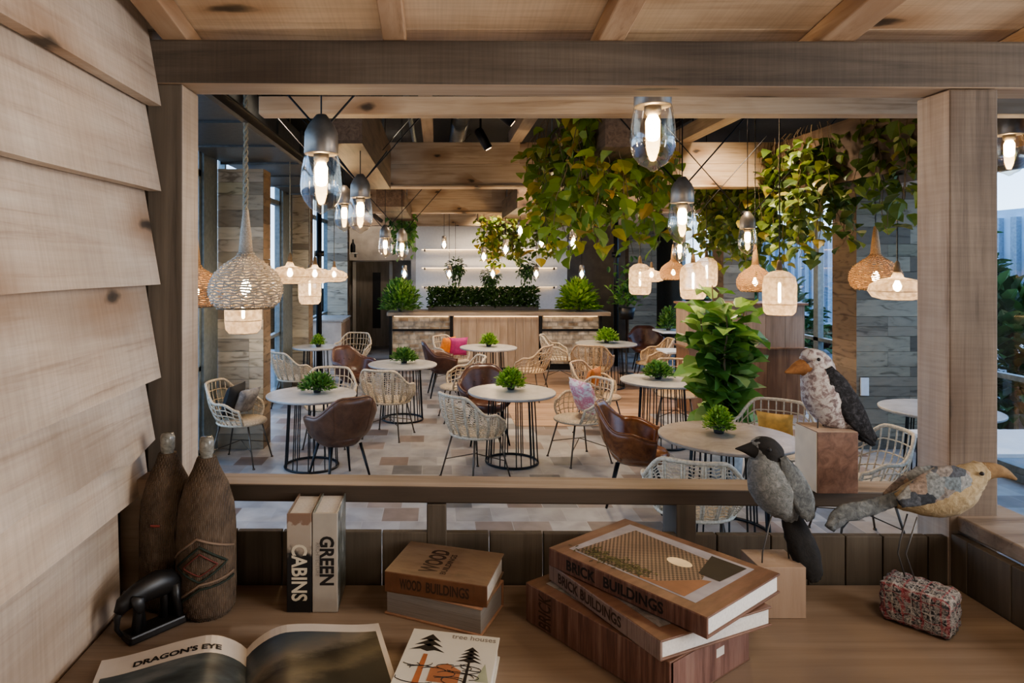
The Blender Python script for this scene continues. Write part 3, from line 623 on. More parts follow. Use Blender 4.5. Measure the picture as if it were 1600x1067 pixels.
struct(MB().box((-.80,-1.5,HF),(-.735,D1,2.75)).box((-.74,D0+.005,HF),(-.69,D1,2.6)).build('wall_left_backing', M['hut_front']))
# roof: rafters on the beam, boards above, rising toward the viewer
sl = math.tan(math.radians(9))
def rz_(y, z0=2.612): return z0+(D0-y)*sl
for i, (x, wd) in enumerate(((-.665,.062), (-.132,.055), (.392,.062), (.93,.085), (1.45,.085))):
    mb = MB(); a, c = 1.9, -1.5; h = .05
    mb.add([(x,c,rz_(c)),(x+wd,c,rz_(c)),(x+wd,a,rz_(a)),(x,a,rz_(a)),(x,c,rz_(c)+h),(x+wd,c,rz_(c)+h),(x+wd,a,rz_(a)+h),(x,a,rz_(a)+h)], [(0,3,2,1),(4,5,6,7),(0,1,5,4),(1,2,6,5),(2,3,7,6),(3,0,4,7)])
    tag(mb.build('roof_rafter', M['hut_raft'], None, bevel=.003), ['rafter of the hut roof at the left wall', 'second rafter of the hut roof, narrow and straight above the opening', 'middle rafter of the hut roof', 'rafter of the hut roof over the right part of the beam', 'rafter of the hut roof beyond the right corner post'][i], 'rafter', 'rafters of the hut roof')
mb = MB(); y = 1.88
while y > -1.5:
    wd = .205; a, c = y, y-wd+.003
    z1, z2 = rz_(a)+.052, rz_(c)+.052
    mb.add([(-.8,c,z2),(1.9,c,z2),(1.9,a,z1),(-.8,a,z1),(-.8,c,z2+.02),(1.9,c,z2+.02),(1.9,a,z1+.02),(-.8,a,z1+.02)], [(0,3,2,1),(4,5,6,7),(0,1,5,4),(1,2,6,5),(2,3,7,6),(3,0,4,7)])
    y -= wd
struct(mb.build('ceiling_hut', M['roof_board']))
r = empty('desk', (0,0,0), 'wide brown oak desk under the hut opening', 'desk')
mb = MB(); ys = [0.55,.78,1.02,1.24,1.44,1.606]
mb.box((-.700,.5,DZ-.035),(1.234,1.612,DZ)); mb.build('desk_top', M['desk'], r, bevel=.003)
for x, y in ((-.66,.56),(1.16,.56),(-.66,1.55),(1.16,1.55)): MB().box((x,y,HF),(x+.06,y+.05,DZ-.036)).build('leg', M['desk'], r)

# ------------------------------------------------------------------ furniture prototypes
def lerp(a,b,t): return a+(b-a)*t
def sstep(a,b,x):
    t = max(0,min(1,(x-a)/(b-a))); return t*t*(3-2*t)
def rattan(mat, dense, label):
    r = empty('rattan_chair', (0,0,0), label, 'chair')
    A = math.radians(118)
    def rim(th):
        a = abs(th); z = lerp(.83,.66,sstep(.55,1.35,a)); z = lerp(z,.585,sstep(1.6,A,a))
        return Vector((.325*math.sin(th), -.06-.285*math.cos(th)*(1 if a < PI/2 else 1.25), z))
    def base(th):
        return Vector((.24*math.sin(th), .0-.225*math.cos(th)*(1 if a_(th) < PI/2 else 1.15), .43))
    def a_(t): return abs(t)
    def pt(th,t):
        p = base(th).lerp(rim(th),t); bul = .03*math.sin(PI*t); p.x += bul*math.sin(th); p.y -= bul*math.cos(th); return p
    n = 40; ths = [-A+2*A*i/n for i in range(n+1)]
    full = [pt(-A,t/5) for t in range(5)]+[rim(t) for t in ths]+[pt(A,1-t/5) for t in range(1,6)]
    MB().tube(full, .015, 8).build('rim', mat, r, True)
    mb = MB(); nr = 11 if dense else 21
    for i in range(1,nr):
        th = -A+2*A*i/nr; w_ = .009 if dense else .0065
        for o in ((-.022,.022) if dense else (0,)): mb.tube([pt(th+o,t/5) for t in range(6)], w_, 5)
    mb.build('backrest_cane', mat, r, True)
    mb = MB(); nh = 17 if dense else 4
    for j in range(1,nh):
        tt = j/nh
        if dense:
            mb.tube([pt(th, tt+.012*(1 if i%2 else -1)) for i, th in enumerate(ths)], .0042, 4)
        else: mb.tube([pt(th, tt) for th in ths], .006, 5)
    if dense:
        for i in range(30):
            th = -A+2*A*i/30; mb.tube([pt(th+.06*math.sin(t*1.5), t/8) for t in range(1,9)], .0032, 4)
    mb.build('backrest_weave', mat, r, True)
    mb = MB(); mb.lathe([(.02,.432),(.235,.425),(.25,.436),(.245,.448),(.02,.44)],28); mb.v = [(x, y*.98+.01, z) for x,y,z in mb.v]; mb.build('seat', mat, r, True)
    base_r = [Vector((.25*math.cos(t*PI/16), .245*math.sin(t*PI/16)+.01, .43)) for t in range(32)]
    MB().tube(base_r, .014, 6, True).build('seat_rim', mat, r, True)
    for sx in (-1,1):
        for sy in (-1,1): MB().tube([(sx*.16,sy*.15,.425),(sx*.235,sy*.245,.0)], [.010,.008], 6).lathe([(.014,0),(.014,.012)],8,(sx*.235,sy*.245,0)).build('leg', M['legtaupe'], r, True)
    MB().tube([(-.205,-.2,.17),(0,0,.23),(.205,.2,.17)], .005, 5).tube([(.205,-.2,.17),(0,0,.23),(-.205,.2,.17)], .005, 5).build('cross_brace', M['legtaupe'], r)
    return r
def bucket(mat, label):
    r = empty('leather_chair', (0,0,0), label, 'chair')
    A = math.radians(128); nu, nv = 36, 10
    def pt(u, v):
        th = -A+2*A*u; a = abs(th)
        zt = lerp(.84,.66,sstep(.35,1.25,a)); zt = lerp(zt,.60,sstep(1.5,A,a))
        rx = lerp(.16,.245,min(1,v*2.2)); rx = lerp(rx,.335,max(0,(v-.2)/.8)); ry = lerp(.15,.235,min(1,v*2.2)); ry = lerp(ry,.315,max(0,(v-.2)/.8))
        z = lerp(.375,zt, v**1.25)
        c = -math.cos(th); 
        return Vector((rx*math.sin(th), ry*c*(1.0 if c < 0 else 1.05)-.02*v, z))
    vs = [pt(i/nu,j/nv) for i in range(nu+1) for j in range(nv+1)]
    fs = [(i*(nv+1)+j,(i+1)*(nv+1)+j,(i+1)*(nv+1)+j+1,i*(nv+1)+j+1) for i in range(nu) for j in range(nv)]
    mb = MB(); mb.add(vs, fs); SHELL = mb.build('shell', mat, r, True, solid=.034)
    MB().tube([pt(i/nu,1)+Vector((0,0,.004)) for i in range(nu+1)], .014, 6).build('piping', mat, r, True)
    mb = MB(); prof = [(.01,.36),(.17,.365),(.2,.39),(.225,.44),(.2,.475),(.1,.485),(.01,.487)]; mb.lathe(prof,28); mb.v = [(x*1.05,y*1.12+.03,z) for x,y,z in mb.v]; mb.build('seat_cushion', mat, r, True)
    for x, z in ((-.1,.66),(0,.68),(.1,.66),(-.06,.56),(.06,.56)): MB().lathe([(.004,-.006),(.014,0),(.004,.006)],10,(x,-.232-.10*(z-.55),z)).build('button', mat, SHELL, True)
    for u in (.36,.64): MB().tube([pt(u,j/nv)+(pt(u,j/nv)-Vector((0,0,pt(u,j/nv).z))).normalized()*.018 for j in range(1,nv+1)], .004, 5).build('seam', mat, SHELL, True)
    for sx in (-1,1):
        for sy in (-1,1): MB().tube([(sx*.15,sy*.14,.375),(sx*.225,sy*.225,0)], [.017,.010], 8).build('leg', M['black'], r, True)
    return r
def wiretable(mat, label):
    r = empty('wire_base_table', (0,0,0), label, 'table')
    MB().lathe([(.02,.712),(.445,.712),(.456,.72),(.458,.735),(.452,.74),(.02,.74)],48).build('tabletop', mat, r, False, bevel=.002)
    ring = lambda rr,z: [(rr*math.cos(t*PI/20), rr*math.sin(t*PI/20), z) for t in range(40)]
    MB().tube(ring(.27,.012), .012, 6, True).build('base_ring', M['black'], r, True)
    MB().tube(ring(.235,.70), .008, 6, True).tube([(-.235,0,.702),(.235,0,.702)],.008).tube([(0,-.235,.702),(0,.235,.702)],.008).build('top_ring', M['black'], r, True)
    for i in range(20):
        a = i*PI/10+(.06 if i%2 else -.06)
        MB().tube([(.27*math.cos(a),.27*math.sin(a),.012),(.235*math.cos(a),.235*math.sin(a),.705)], .0062, 5).build('rod', M['black'], r)
    return r
far = (0,-50,0)
tables = [
 ('marble',-1.284,6.88,1.0,'round pale stone table nearest the left glazing with a spiky green plant'),
 ('marble',.78,7.02,1.0,'round pale stone table in the middle foreground with a bushy light green plant'),
 ('marble',-.46,8.95,1.0,'round pale stone table left of centre in the second row'),
 ('marble',.82,10.74,1.0,'round pale table right before the timber centre of the bar'),
 ('stone_warm',2.244,5.19,1.12,'large round wood-toned table at right nearest the hut with a ball-shaped plant'),
 ('stone_grey',2.58,7.7,1.02,'round grey-topped table behind the orange leather chair'),
 ('stone_grey',2.83,11.26,1.1,'round grey-topped table at the right end of the bar'),
 ('marble',-1.95,10.8,.82,'small round pale table far left by the glazing'),
 ('marble',4.60,6.15,1.05,'round pale table beyond the hut post beside the right board pillar')]
protos = {}
TG = 'round tables on black wire bases'
for m_, x, y, s, lb in tables:
    if m_ not in protos: o = protos[m_] = wiretable(M[m_], lb)
    else: o = dup(protos[m_])
    o['label'] = lb; o['group'] = TG; o.location = (x,y,0); o.scale = (s,s,1)
cushion_pts = []
chairs = [
 ('cream',-2.05,7.02,1,-.15,'cream open-cane chair at the left glazing with dark cushions in it'),
 ('leatherb',-.93,6.40,-.55,.8,'brown leather bucket chair with its back to the hut at the left table'),
 ('cream',-1.26,7.72,0,-1,'cream open-cane chair behind the left front table facing the hut'),
 ('creamd',-.58,8.08,.35,1,'cream woven chair with its back to the hut at the second-row left table'),
 ('creamd',-2.03,9.6,.7,.7,'cream woven chair by the second left window'),
 ('leatherd',-1.18,9.75,.7,-.6,'dark leather chair beyond the left tables near the far door'),
 ('cream',.30,8.95,-1,-.15,'cream open-cane chair facing left at the right side of the second-row table'),
 ('leatherd',.10,10.55,.95,.1,'dark leather chair between the second-row table and the bar table'),
 ('cream',.28,11.35,.8,-.6,'cream cane chair with bright cushions between the bar and its table'),
 ('leatherd',.58,7.85,.1,-1,'dark leather chair behind the centre front table'),
 ('creamd',.37,6.52,.75,.6,'cream woven chair with its back to the hut at the centre front table'),
 ('cream',1.50,7.1,-.95,-.35,'cream open-cane chair holding a pink and white cushion'),
 ('leather',1.72,5.82,.95,-.35,'orange-brown leather bucket chair with buttoned back facing the right front table'),
 ('creamd',1.72,4.5,.35,.9,'cream woven chair at the right front table partly hidden by the hut rail'),
 ('cream',2.92,5.85,-.6,-.8,'cream open-cane chair behind the right front table'),
 ('cream',3.14,5.02,-1,.1,'cream cane chair at the right of the right front table behind the wooden block'),
 ('tan',1.42,10.3,-.8,.45,'tan cane chair facing the bar table from the right'),
 ('tand',2.42,10.45,.35,.9,'tan woven chair with its back to the hut at the right bar-side table'),
 ('tand',3.55,11.1,-1,.1,'tan woven chair at the right side of the bar-side table'),
 ('cream',2.12,11.6,1,-.2,'cream cane chair left of the bar-side table against the bar'),
 ('tan',2.0,8.3,.8,-.5,'tan cane chair with orange cushion behind the pink cushion chair'),
 ('tan',3.0,8.45,-.3,-.9,'tan cane chair behind the grey-topped table next to the fig plant'),
 ('leatherd',4.0,12.9,-.2,-1,'dark leather chair far right beside the bar'),
 ('leatherd',4.45,11.2,-.9,-.2,'dark leather chair at the far white tables on the right'),
 ('cream',-1.5,11.75,-.3,-1,'cream cane chair behind the small far left table')]
mk = {'cream':lambda l: rattan(M['cream'],False,l), 'creamd':lambda l: rattan(M['cream'],True,l), 'tan':lambda l: rattan(M['tan'],False,l), 'tand':lambda l: rattan(M['tan'],True,l),
      'leather':lambda l: bucket(M['leather'],l), 'leatherb':lambda l: bucket(M['leatherb'],l), 'leatherd':lambda l: bucket(M['leatherd'],l)}
CP = {}
for kd, x, y, fx, fy, lb in chairs:
    o = dup(CP[kd]) if kd in CP else CP.setdefault(kd, mk[kd](lb))
    o['label'] = lb; o['group'] = 'leather bucket chairs' if 'leather' in kd else 'rattan armchairs'
    o.location = (x,y,0); o.rotation_euler = (0,0,heading(fx,fy))
tag(MB().box((4.72,7.482,.60),(4.81,7.5,.80)).build('wall_plate', M['whitetop'], None, bevel=.003), 'small white plate low on the right board pillar', 'plate')
# white rectangular tables
def rect_table(x,y,w_,dp,h,lb):
    r = empty('pedestal_table', (x,y,0), lb, 'table', group='white rectangular tables')
    MB().box((-w_/2,-dp/2,h-.03),(w_/2,dp/2,h)).build('tabletop', M['whitetop'], r, bevel=.004)
    MB().lathe([(.03,.02),(.03,h-.03)],12).build('pedestal', M['black'], r, True); MB().lathe([(.26,0),(.26,.012),(.03,.03)],24).build('foot_plate', M['black'], r, True)
rect_table(4.5,5.05,1.5,.7,.74,'white rectangular table beyond the right corner post')
rect_table(4.35,12.2,.7,.6,.86,'small white high table at the far right')
rect_table(3.78,10.35,.65,.5,.74,'small white table behind the service cabinet')
# cushions
def cushion(x,y,z,rz,tilt,mat,lb,s=.2):
    mb = MB(); n = 12; rings = []
    vs = []; fs = []
    for sgn in (1,-1):
        o = len(vs)
        for i in range(n+1):
            for j in range(n+1):
                a, b_ = i/n*2-1, j/n*2-1; e = (1-a**4)*(1-b_**4)
                kx = 1-.08*(1-abs(b_)**2)*abs(a); kz = 1-.08*(1-abs(a)**2)*abs(b_)
                vs.append(Vector((a*s*kx, sgn*.07*(e**.6)*s/.2, b_*s*kz)))
        for i in range(n):
            for j in range(n):
                q = (o+i*(n+1)+j, o+(i+1)*(n+1)+j, o+(i+1)*(n+1)+j+1, o+i*(n+1)+j+1); fs.append(q if sgn < 0 else q[::-1])
    rt = Matrix.Rotation(tilt,4,'X'); mb.add([rt @ v for v in vs], fs)
    return tag(mb.build('cushion', mat, None, True, loc=(x,y,z), rz=rz), lb, 'cushion')
pinkw = mottled('pink_white_cushion', [(.62,.60,.57), (.66,.64,.62), (.55,.16,.24), (.70,.67,.64)], 9, .9, .1, (1,1,2))
cushion(1.56,7.13,.655,heading(-.95,-.35),-.35,pinkw,'pink and white patterned cushion in the cane chair at the centre table')
cushion(-2.14,7.05,.64,heading(1,-.15),-.3,plain('black_cushion',(.02,.02,.022),.8),'black cushion in the cane chair by the left glazing',.18)
cushion(-2.02,7.10,.625,heading(1,-.5),-.5,mottled('grey_cushion',[(.12,.12,.14),(.4,.38,.36)],14,.9,.1),'grey patterned cushion in front of the black one by the left glazing',.15)
cushion(1.93,8.36,.62,heading(.8,-.5),-.3,plain('orange_cushion',(.42,.14,.03),.8),'rust orange cushion in the tan chair behind the pink one',.17)
cushion(.17,11.42,.66,heading(.8,-.6),-.3,plain('orange_cushion_b',(.75,.25,.05),.8),'bright orange cushion in the chair before the bar',.18)
cushion(.35,11.45,.66,heading(.2,-.9),-.3,plain('magenta_cushion',(.5,.06,.22),.8),'magenta cushion next to the orange one before the bar',.17)
cushion(2.99,5.94,.62,heading(-.6,-.8),-.3,plain('ochre_cushion',(.60,.33,.08),.8),'ochre cushion in the cane chair behind the right front table',.15)

# ------------------------------------------------------------------ plants
def tableplant(x,y,w_,h,n,mat,lb,seed,ls=.06,spiky=1.0,z=.742,pot=True):
    k = random.Random(seed); r = empty('potted_plant', (x,y,z), lb, 'plant', group='small plants on the tables')
    mb = MB(); MB().lathe([(.035,0),(.05,.055),(.045,.06),(.03,.055)],16).build('pot', M['pot'], r, True)
    ls *= .72; n = int(n*1.7)
    for i in range(n):
        a = k.uniform(0,2*PI); el = k.uniform(-.1,1.45); v = Vector((math.cos(a)*math.cos(el), math.sin(a)*math.cos(el), math.sin(el)))
        rr = k.uniform(.35,1); p = Vector((v.x*w_/2*rr, v.y*w_/2*rr, .04+max(0,v.z)*(h-.04)*rr))
        p.z = max(p.z,.02)
        d = v*spiky+Vector((k.uniform(-.5,.5),k.uniform(-.5,.5),k.uniform(-.1,.6)))
        if p.z < .05 and d.z < 0: d.z = .1
        mb.leaf(p, d, (k.uniform(-.4,.4),k.uniform(-.4,.4),1), ls*k.uniform(.7,1.3), ls*.5)
    mb.build('foliage', M[mat], r); return r
tableplant(-1.24,6.95,.33,.17,420,'leaf_mid','bushy green succulent on the left front table',1,.075)
tableplant(.78,7.10,.28,.2,420,'leaf_fresh','light green fern on the centre front table',2,.075)
tableplant(-.44,9.0,.32,.17,300,'leaf_mid','dark green plant on the second-row left table',3,.08)
tableplant(.83,10.8,.26,.18,260,'leaf_fresh','small green plant on the table before the bar',4,.08)
tableplant(2.21,5.27,.21,.2,520,'leaf_fresh','tight lime green ball plant on the right front table',5,.045)
tableplant(2.55,7.75,.32,.17,330,'leaf_mid','loose green plant on the grey table behind the leather chair',6,.08)
tableplant(2.85,11.3,.36,.22,300,'leaf_fresh','light green plant on the table at the right end of the bar',7,.09)
tableplant(-1.9,10.75,.2,.17,220,'leaf_fresh','lime plant on the small far left table',8,.07)
tableplant(4.2,12.2,.35,.4,260,'leaf_mid','taller green plant on the small white high table',9,.1,z=.862)
tableplant(-.72,13.15,.78,.62,800,'leaf_mid','large bushy fern on the left end of the bar',10,.13,z=1.137)
tableplant(2.8,13.35,.72,.55,520,'leaf_fresh','arching fern on the right end of the bar',11,.2,1.6,z=1.137)
r = empty('hedge_planter', (.92,13.5,1.137), 'long clipped hedge in a black trough on the bar', 'hedge')
MB().box((-1.1,-.12,0),(1.1,.12,.08)).build('trough', M['pot'], r); mb = MB(); k = random.Random(12)
for i in range(2600):
    p = Vector((k.uniform(-1.09,1.09), k.uniform(-.14,.14), k.uniform(.08,.44)))
    mb.leaf(p, (k.uniform(-1,1),k.uniform(-1.2,.4),k.uniform(-.5,1)), (0,0,1), .09, .05)
mb.build('foliage', M['leaf_dark'], r)
# fig tree
r = empty('fiddle_leaf_fig', (2.78,6.55,0), 'tall fiddle-leaf fig with big glossy leaves behind the right front table', 'plant')
MB().lathe([(.13,0),(.17,.02),(.2,.36),(.185,.36),(.17,.33)],24).build('pot', M['concrete'], r, True)
k = random.Random(21); mb = MB(); st = MB()
for s_ in range(7):
    a = s_*2*PI/7; pts = [(0.03*math.cos(a),.03*math.sin(a),.32)]
    top = k.uniform(1.55,1.88); sp_ = k.uniform(.08,.27)
    for j in range(1,9):
        t = j/8; pts.append((sp_*t*math.cos(a)+k.uniform(-.02,.02), sp_*t*math.sin(a)+k.uniform(-.02,.02), .32+(top-.32)*t))
    st.tube(pts, [.014-.001*j for j in range(9)], 6)
    for q in range(30):
        t = .22+.78*q/29; i = min(7,int(t*8)); f = t*8-i; p = Vector(pts[i]).lerp(Vector(pts[i+1]), min(1,f))
        aa = q*2.4+s_+k.uniform(-.4,.4); d = Vector((math.cos(aa), math.sin(aa), k.uniform(-.35,.75)))
        Ln = k.uniform(.19,.31)*(1 if t < .9 else .8); mb.leaf(p+d*.05, d, (k.uniform(-.6,.6),k.uniform(-.9,.2),1), Ln, Ln*.85, .12)
st.build('stem', M['stem'], r, True); mb.build('foliage', M['leaf_fig'], r)
# vines
def vine(x,y,z,lens,spread,mat,lb,seed,ls=.125,step=.062,ydr=.25):
    k = random.Random(seed); r = empty('trailing_vine', (x,y,z), lb, 'plant', group='vines trailing from the ceiling boxes'); st = MB(); lf = MB()
    for Ln in lens:
        px, py = k.uniform(-spread,spread), k.uniform(-ydr,ydr); pts = [Vector((px*.7,py*.8,.08)), Vector((px,py,.02))]; zz = 0
        dx = k.uniform(-.1,.1)
        while zz > -Ln:
            zz -= step; px += k.uniform(-.022,.022)+dx*.05; py += k.uniform(-.02,.02); p = Vector((px,py,zz)); pts.append(p)
            if k.random() < .93:
                a = k.uniform(0,2*PI); d = Vector((math.cos(a),math.sin(a),k.uniform(-1.4,.1))).normalized(); q = p+d*.03
                lf.leaf(q, d, (k.uniform(-.5,.5),k.uniform(-.5,.5),1), ls*k.uniform(.6,1.25), ls*k.uniform(.75,1.1), k.uniform(.05,.3))
        st.tube(pts, .003, 4)
    st.build('stem', M['stem'], r); lf.build('foliage', M[mat], r); return r
R = random.Random(99)
def Ls(n,a,b): return [R.uniform(a,b) for _ in range(n)]
G = 'golden vine trailing from the near centre box, '
vine(1.02,4.6,3.2,Ls(14,.4,.95),.16,'leaf_vine',G+'nearest and longest clump',1)
vine(1.02,5.4,3.2,Ls(14,.45,1.05),.18,'leaf_vine',G+'second clump back, its left side',2)
vine(1.0,6.3,3.2,Ls(13,.45,1.0),.2,'leaf_vine',G+'farthest clump at its left end',3)
vine(1.42,4.9,3.15,Ls(13,.4,.9),.16,'leaf_vine',G+'clump below the large glass pendant',4)
vine(1.45,5.8,3.15,Ls(13,.5,1.0),.2,'leaf_vine',G+'clump at its right rear side',5,)
vine(1.7,5.3,2.95,Ls(10,.35,.75),.14,'leaf_vine',G+'short ragged clump farthest right',6)
G = 'shaded vine trailing from the long right box, '
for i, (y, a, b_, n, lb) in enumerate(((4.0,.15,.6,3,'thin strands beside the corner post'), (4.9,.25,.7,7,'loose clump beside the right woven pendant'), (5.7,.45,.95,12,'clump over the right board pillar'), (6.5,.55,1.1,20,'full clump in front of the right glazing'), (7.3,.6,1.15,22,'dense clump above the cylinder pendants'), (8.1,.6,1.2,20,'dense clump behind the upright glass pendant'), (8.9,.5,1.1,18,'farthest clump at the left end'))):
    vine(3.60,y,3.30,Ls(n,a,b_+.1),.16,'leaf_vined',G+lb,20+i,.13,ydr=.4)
vine(-.5,11.6,3.0,Ls(14,.35,.75),.16,'leaf_mid','green vine above the left end of the bar',40,.11)
vine(-.75,12.1,3.0,Ls(10,.3,.65),.15,'leaf_mid','second green vine above the far door side of the bar',41,.11)
vine(.95,12.3,2.98,Ls(22,.5,1.05),.22,'leaf_vine','tall green vine hanging over the middle of the bar, left half',42,.12)
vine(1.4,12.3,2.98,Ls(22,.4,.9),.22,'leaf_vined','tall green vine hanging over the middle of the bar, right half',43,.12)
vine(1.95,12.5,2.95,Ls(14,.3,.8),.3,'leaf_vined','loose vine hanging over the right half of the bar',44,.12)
def ballplant(x,y,z,s,lb,seed):
    k = random.Random(seed); r = empty('hanging_plant', (x,y,z), lb, 'plant', group='round plants hung over the bar'); mb = MB()
    for i in range(260):
        v = Vector((k.gauss(0,1),k.gauss(0,1),k.gauss(0,1))).normalized()*k.uniform(.4,1)*s
        if k.random() < .25: v.z -= k.uniform(0,s*1.4)
        mb.leaf(v, v+Vector((0,0,-.1)), (0,0,1), .07, .045)
    mb.build('foliage', M['leaf_dark'], r); MB().lathe([(.06,-.05),(.09,.03),(.08,.04)],14).build('pot', M['pot'], r); MB().tube([(0,0,.03),(0,0,2.92-z)],.004).build('cord', M['black'], r)
ballplant(.38,13.9,1.98,.2,'dark round plant hung left of the bar centre',1); ballplant(1.86,13.9,1.98,.2,'dark round plant hung right of the bar centre',2); ballplant(1.12,14.1,1.78,.2,'dark round plant hung over the hedge',3)
r = empty('potted_shrub', (3.55,12.6,0), 'slim potted shrub on a black stand near the bar end', 'plant')
MB().lathe([(.14,0),(.14,.02),(.02,.03),(.02,1.02),(.12,1.03),(.16,1.25),(.14,1.25)],16).build('pot_stand', M['black'], r, True); mb = MB(); k = random.Random(8)
for i in range(160): v = Vector((k.gauss(0,.12),k.gauss(0,.12),1.25+abs(k.gauss(0,.35)))); mb.leaf(v,(k.uniform(-1,1),k.uniform(-1,1),k.uniform(0,1)),(0,0,1),.13,.07)
mb.build('foliage', M['leaf_mid'], r)

# ------------------------------------------------------------------ pendants
def lamp(x,y,z,power,c=(1,.72,.42),rad=.03):
    l = bpy.data.lights.new('bulb_light','POINT'); l.energy = power; l.color = c; l.shadow_soft_size = rad
    o = bpy.data.objects.new('bulb_light', l); COL.objects.link(o); o.location = (x,y,z); return o
def glass_pendant(label):
    """origin at glass bottom; glass .27 high .16 wide, cap above"""
    r = empty('glass_pendant', (0,0,0), label, 'pendant lamp', group='clear glass pendants')
    prof = [(.004,0),(.014,.006),(.02,.012),(.045,.024),(.066,.05),(.079,.085),(.081,.115),(.077,.16),(.070,.21),(.064,.235)]
    MB().lathe(prof,28,cap=False).build('glass_shade', M['bulbglass'], r, True)
    MB().lathe([(.064,.232),(.066,.236),(.064,.315),(.05,.345),(.02,.385),(.0,.388)],28).build('cap', M['cap'], r, True)
    SK = MB().lathe([(.02,.20),(.03,.21),(.03,.233)],16).build('socket', M['cap'], r, True)
    MB().lathe([(.003,.108),(.017,.112),(.024,.125),(.025,.18),(.016,.2)],16).build('bulb', M['filament'], SK, True)
    return r
g0 = None
gp = [
 (502,335,2.6,1.0,'v','large clear glass pendant at upper left hung on crossed wires'),
 (1020,268,2.4,1.0,'s','large clear glass pendant at the top right of centre in front of the vines'),
 (563,365,4.35,1.0,'v','clear glass pendant right of and behind the large left one'),
 (538,362,5.6,1.0,'s','clear glass pendant half hidden behind its left neighbour'),
 (1066,380,3.9,1.0,'v','clear glass pendant in front of the shaded vines'),
 (1577,275,4.0,1.05,'v','clear glass pendant right of the corner post'),
 (602,403,7.8,1.0,'s','small glass pendant left of a pair above the bar left end'),
 (628,406,8.2,1.0,'s','small glass pendant right of a pair above the bar left end'),
 (1168,398,6.6,1.1,'s','bright glass pendant among the shaded vines at right'),
 (1062,410,6.9,.9,'s','glass pendant directly below the upright one before the vines')]
for px,py,dd,s,kd,lb in gp:
    if g0 is None: o = g0 = glass_pendant(lb)
    else: o = dup(g0)
    o['label'] = lb; p = P(px,py,dd); o.location = p; o.scale = (s,s,s)
    if g0 is not o or True:
        mb = MB(); top = (top_at(p.x,p.y)-p.z)/s; 
        if kd == 'v':
            hgt = min(top-.34, 1.1); 
            mb.tube([(-.03,0,.35),(-.9*hgt,0,.34+hgt)], .0045); mb.tube([(.03,0,.35),(.9*hgt,0,.34+hgt)], .0045)
        mb.tube([(0,0,.35),(0,0,top)], .0035)
        mb.build('suspension_wire', M['black'], o)
    lamp(p.x,p.y,p.z+.05*s, 5)
# small bulbs deeper in the room
b0 = empty('bulb_pendant', (0,0,0), 'x', 'pendant lamp', group='small glowing pendants over the bar')
MB().lathe([(.004,0),(.05,.03),(.062,.08),(.055,.15),(.045,.17)],16,cap=False).build('glass_shade', M['bulbglass'], b0, True)
MB().lathe([(.003,.045),(.03,.06),(.033,.1),(.012,.15)],12).build('bulb', M['filament_far'], b0, True); MB().lathe([(.045,.168),(.045,.25),(.02,.26)],14).build('cap', M['cap'], b0, True)
bl = [(632,436,12.4,'leftmost in the row right above the bar'),(702,436,12.4,'second from the left in the row above the bar'),(770,436,12.4,'third in the row above the bar'),(838,436,12.4,'fourth in the row above the bar'),(909,436,12.4,'rightmost in the row above the bar'),
      (756,410,11.2,'in front of the tall bar vine'),(790,399,10.6,'at the right edge of the tall bar vine'),(813,370,10.2,'highest one under the right timber box'),(846,388,10.6,'starry one right of the tall bar vine'),(905,360,6.9,'upper one inside the golden vine'),(896,392,8.0,'lower one inside the golden vine'),(941,402,9.0,'small one under the right part of the golden vine'),(694,390,12.6,'dim one left of the tall bar vine'),(1170,360,9.2,'one deep within the shaded vines')]
for i,(px,py,dd,lb) in enumerate(bl):
    o = b0 if i == 0 else dup(b0); p = P(px,py,dd); o.location = p; o['label'] = 'small glowing glass pendant, '+lb
    MB().tube([(0,0,.25),(0,0,top_at(p.x,p.y)-p.z)], .004, 5).build('cord', M['black'], o)
    if i % 2 == 0 or i > 8: lamp(p.x,p.y-.1,p.z-.03,9)
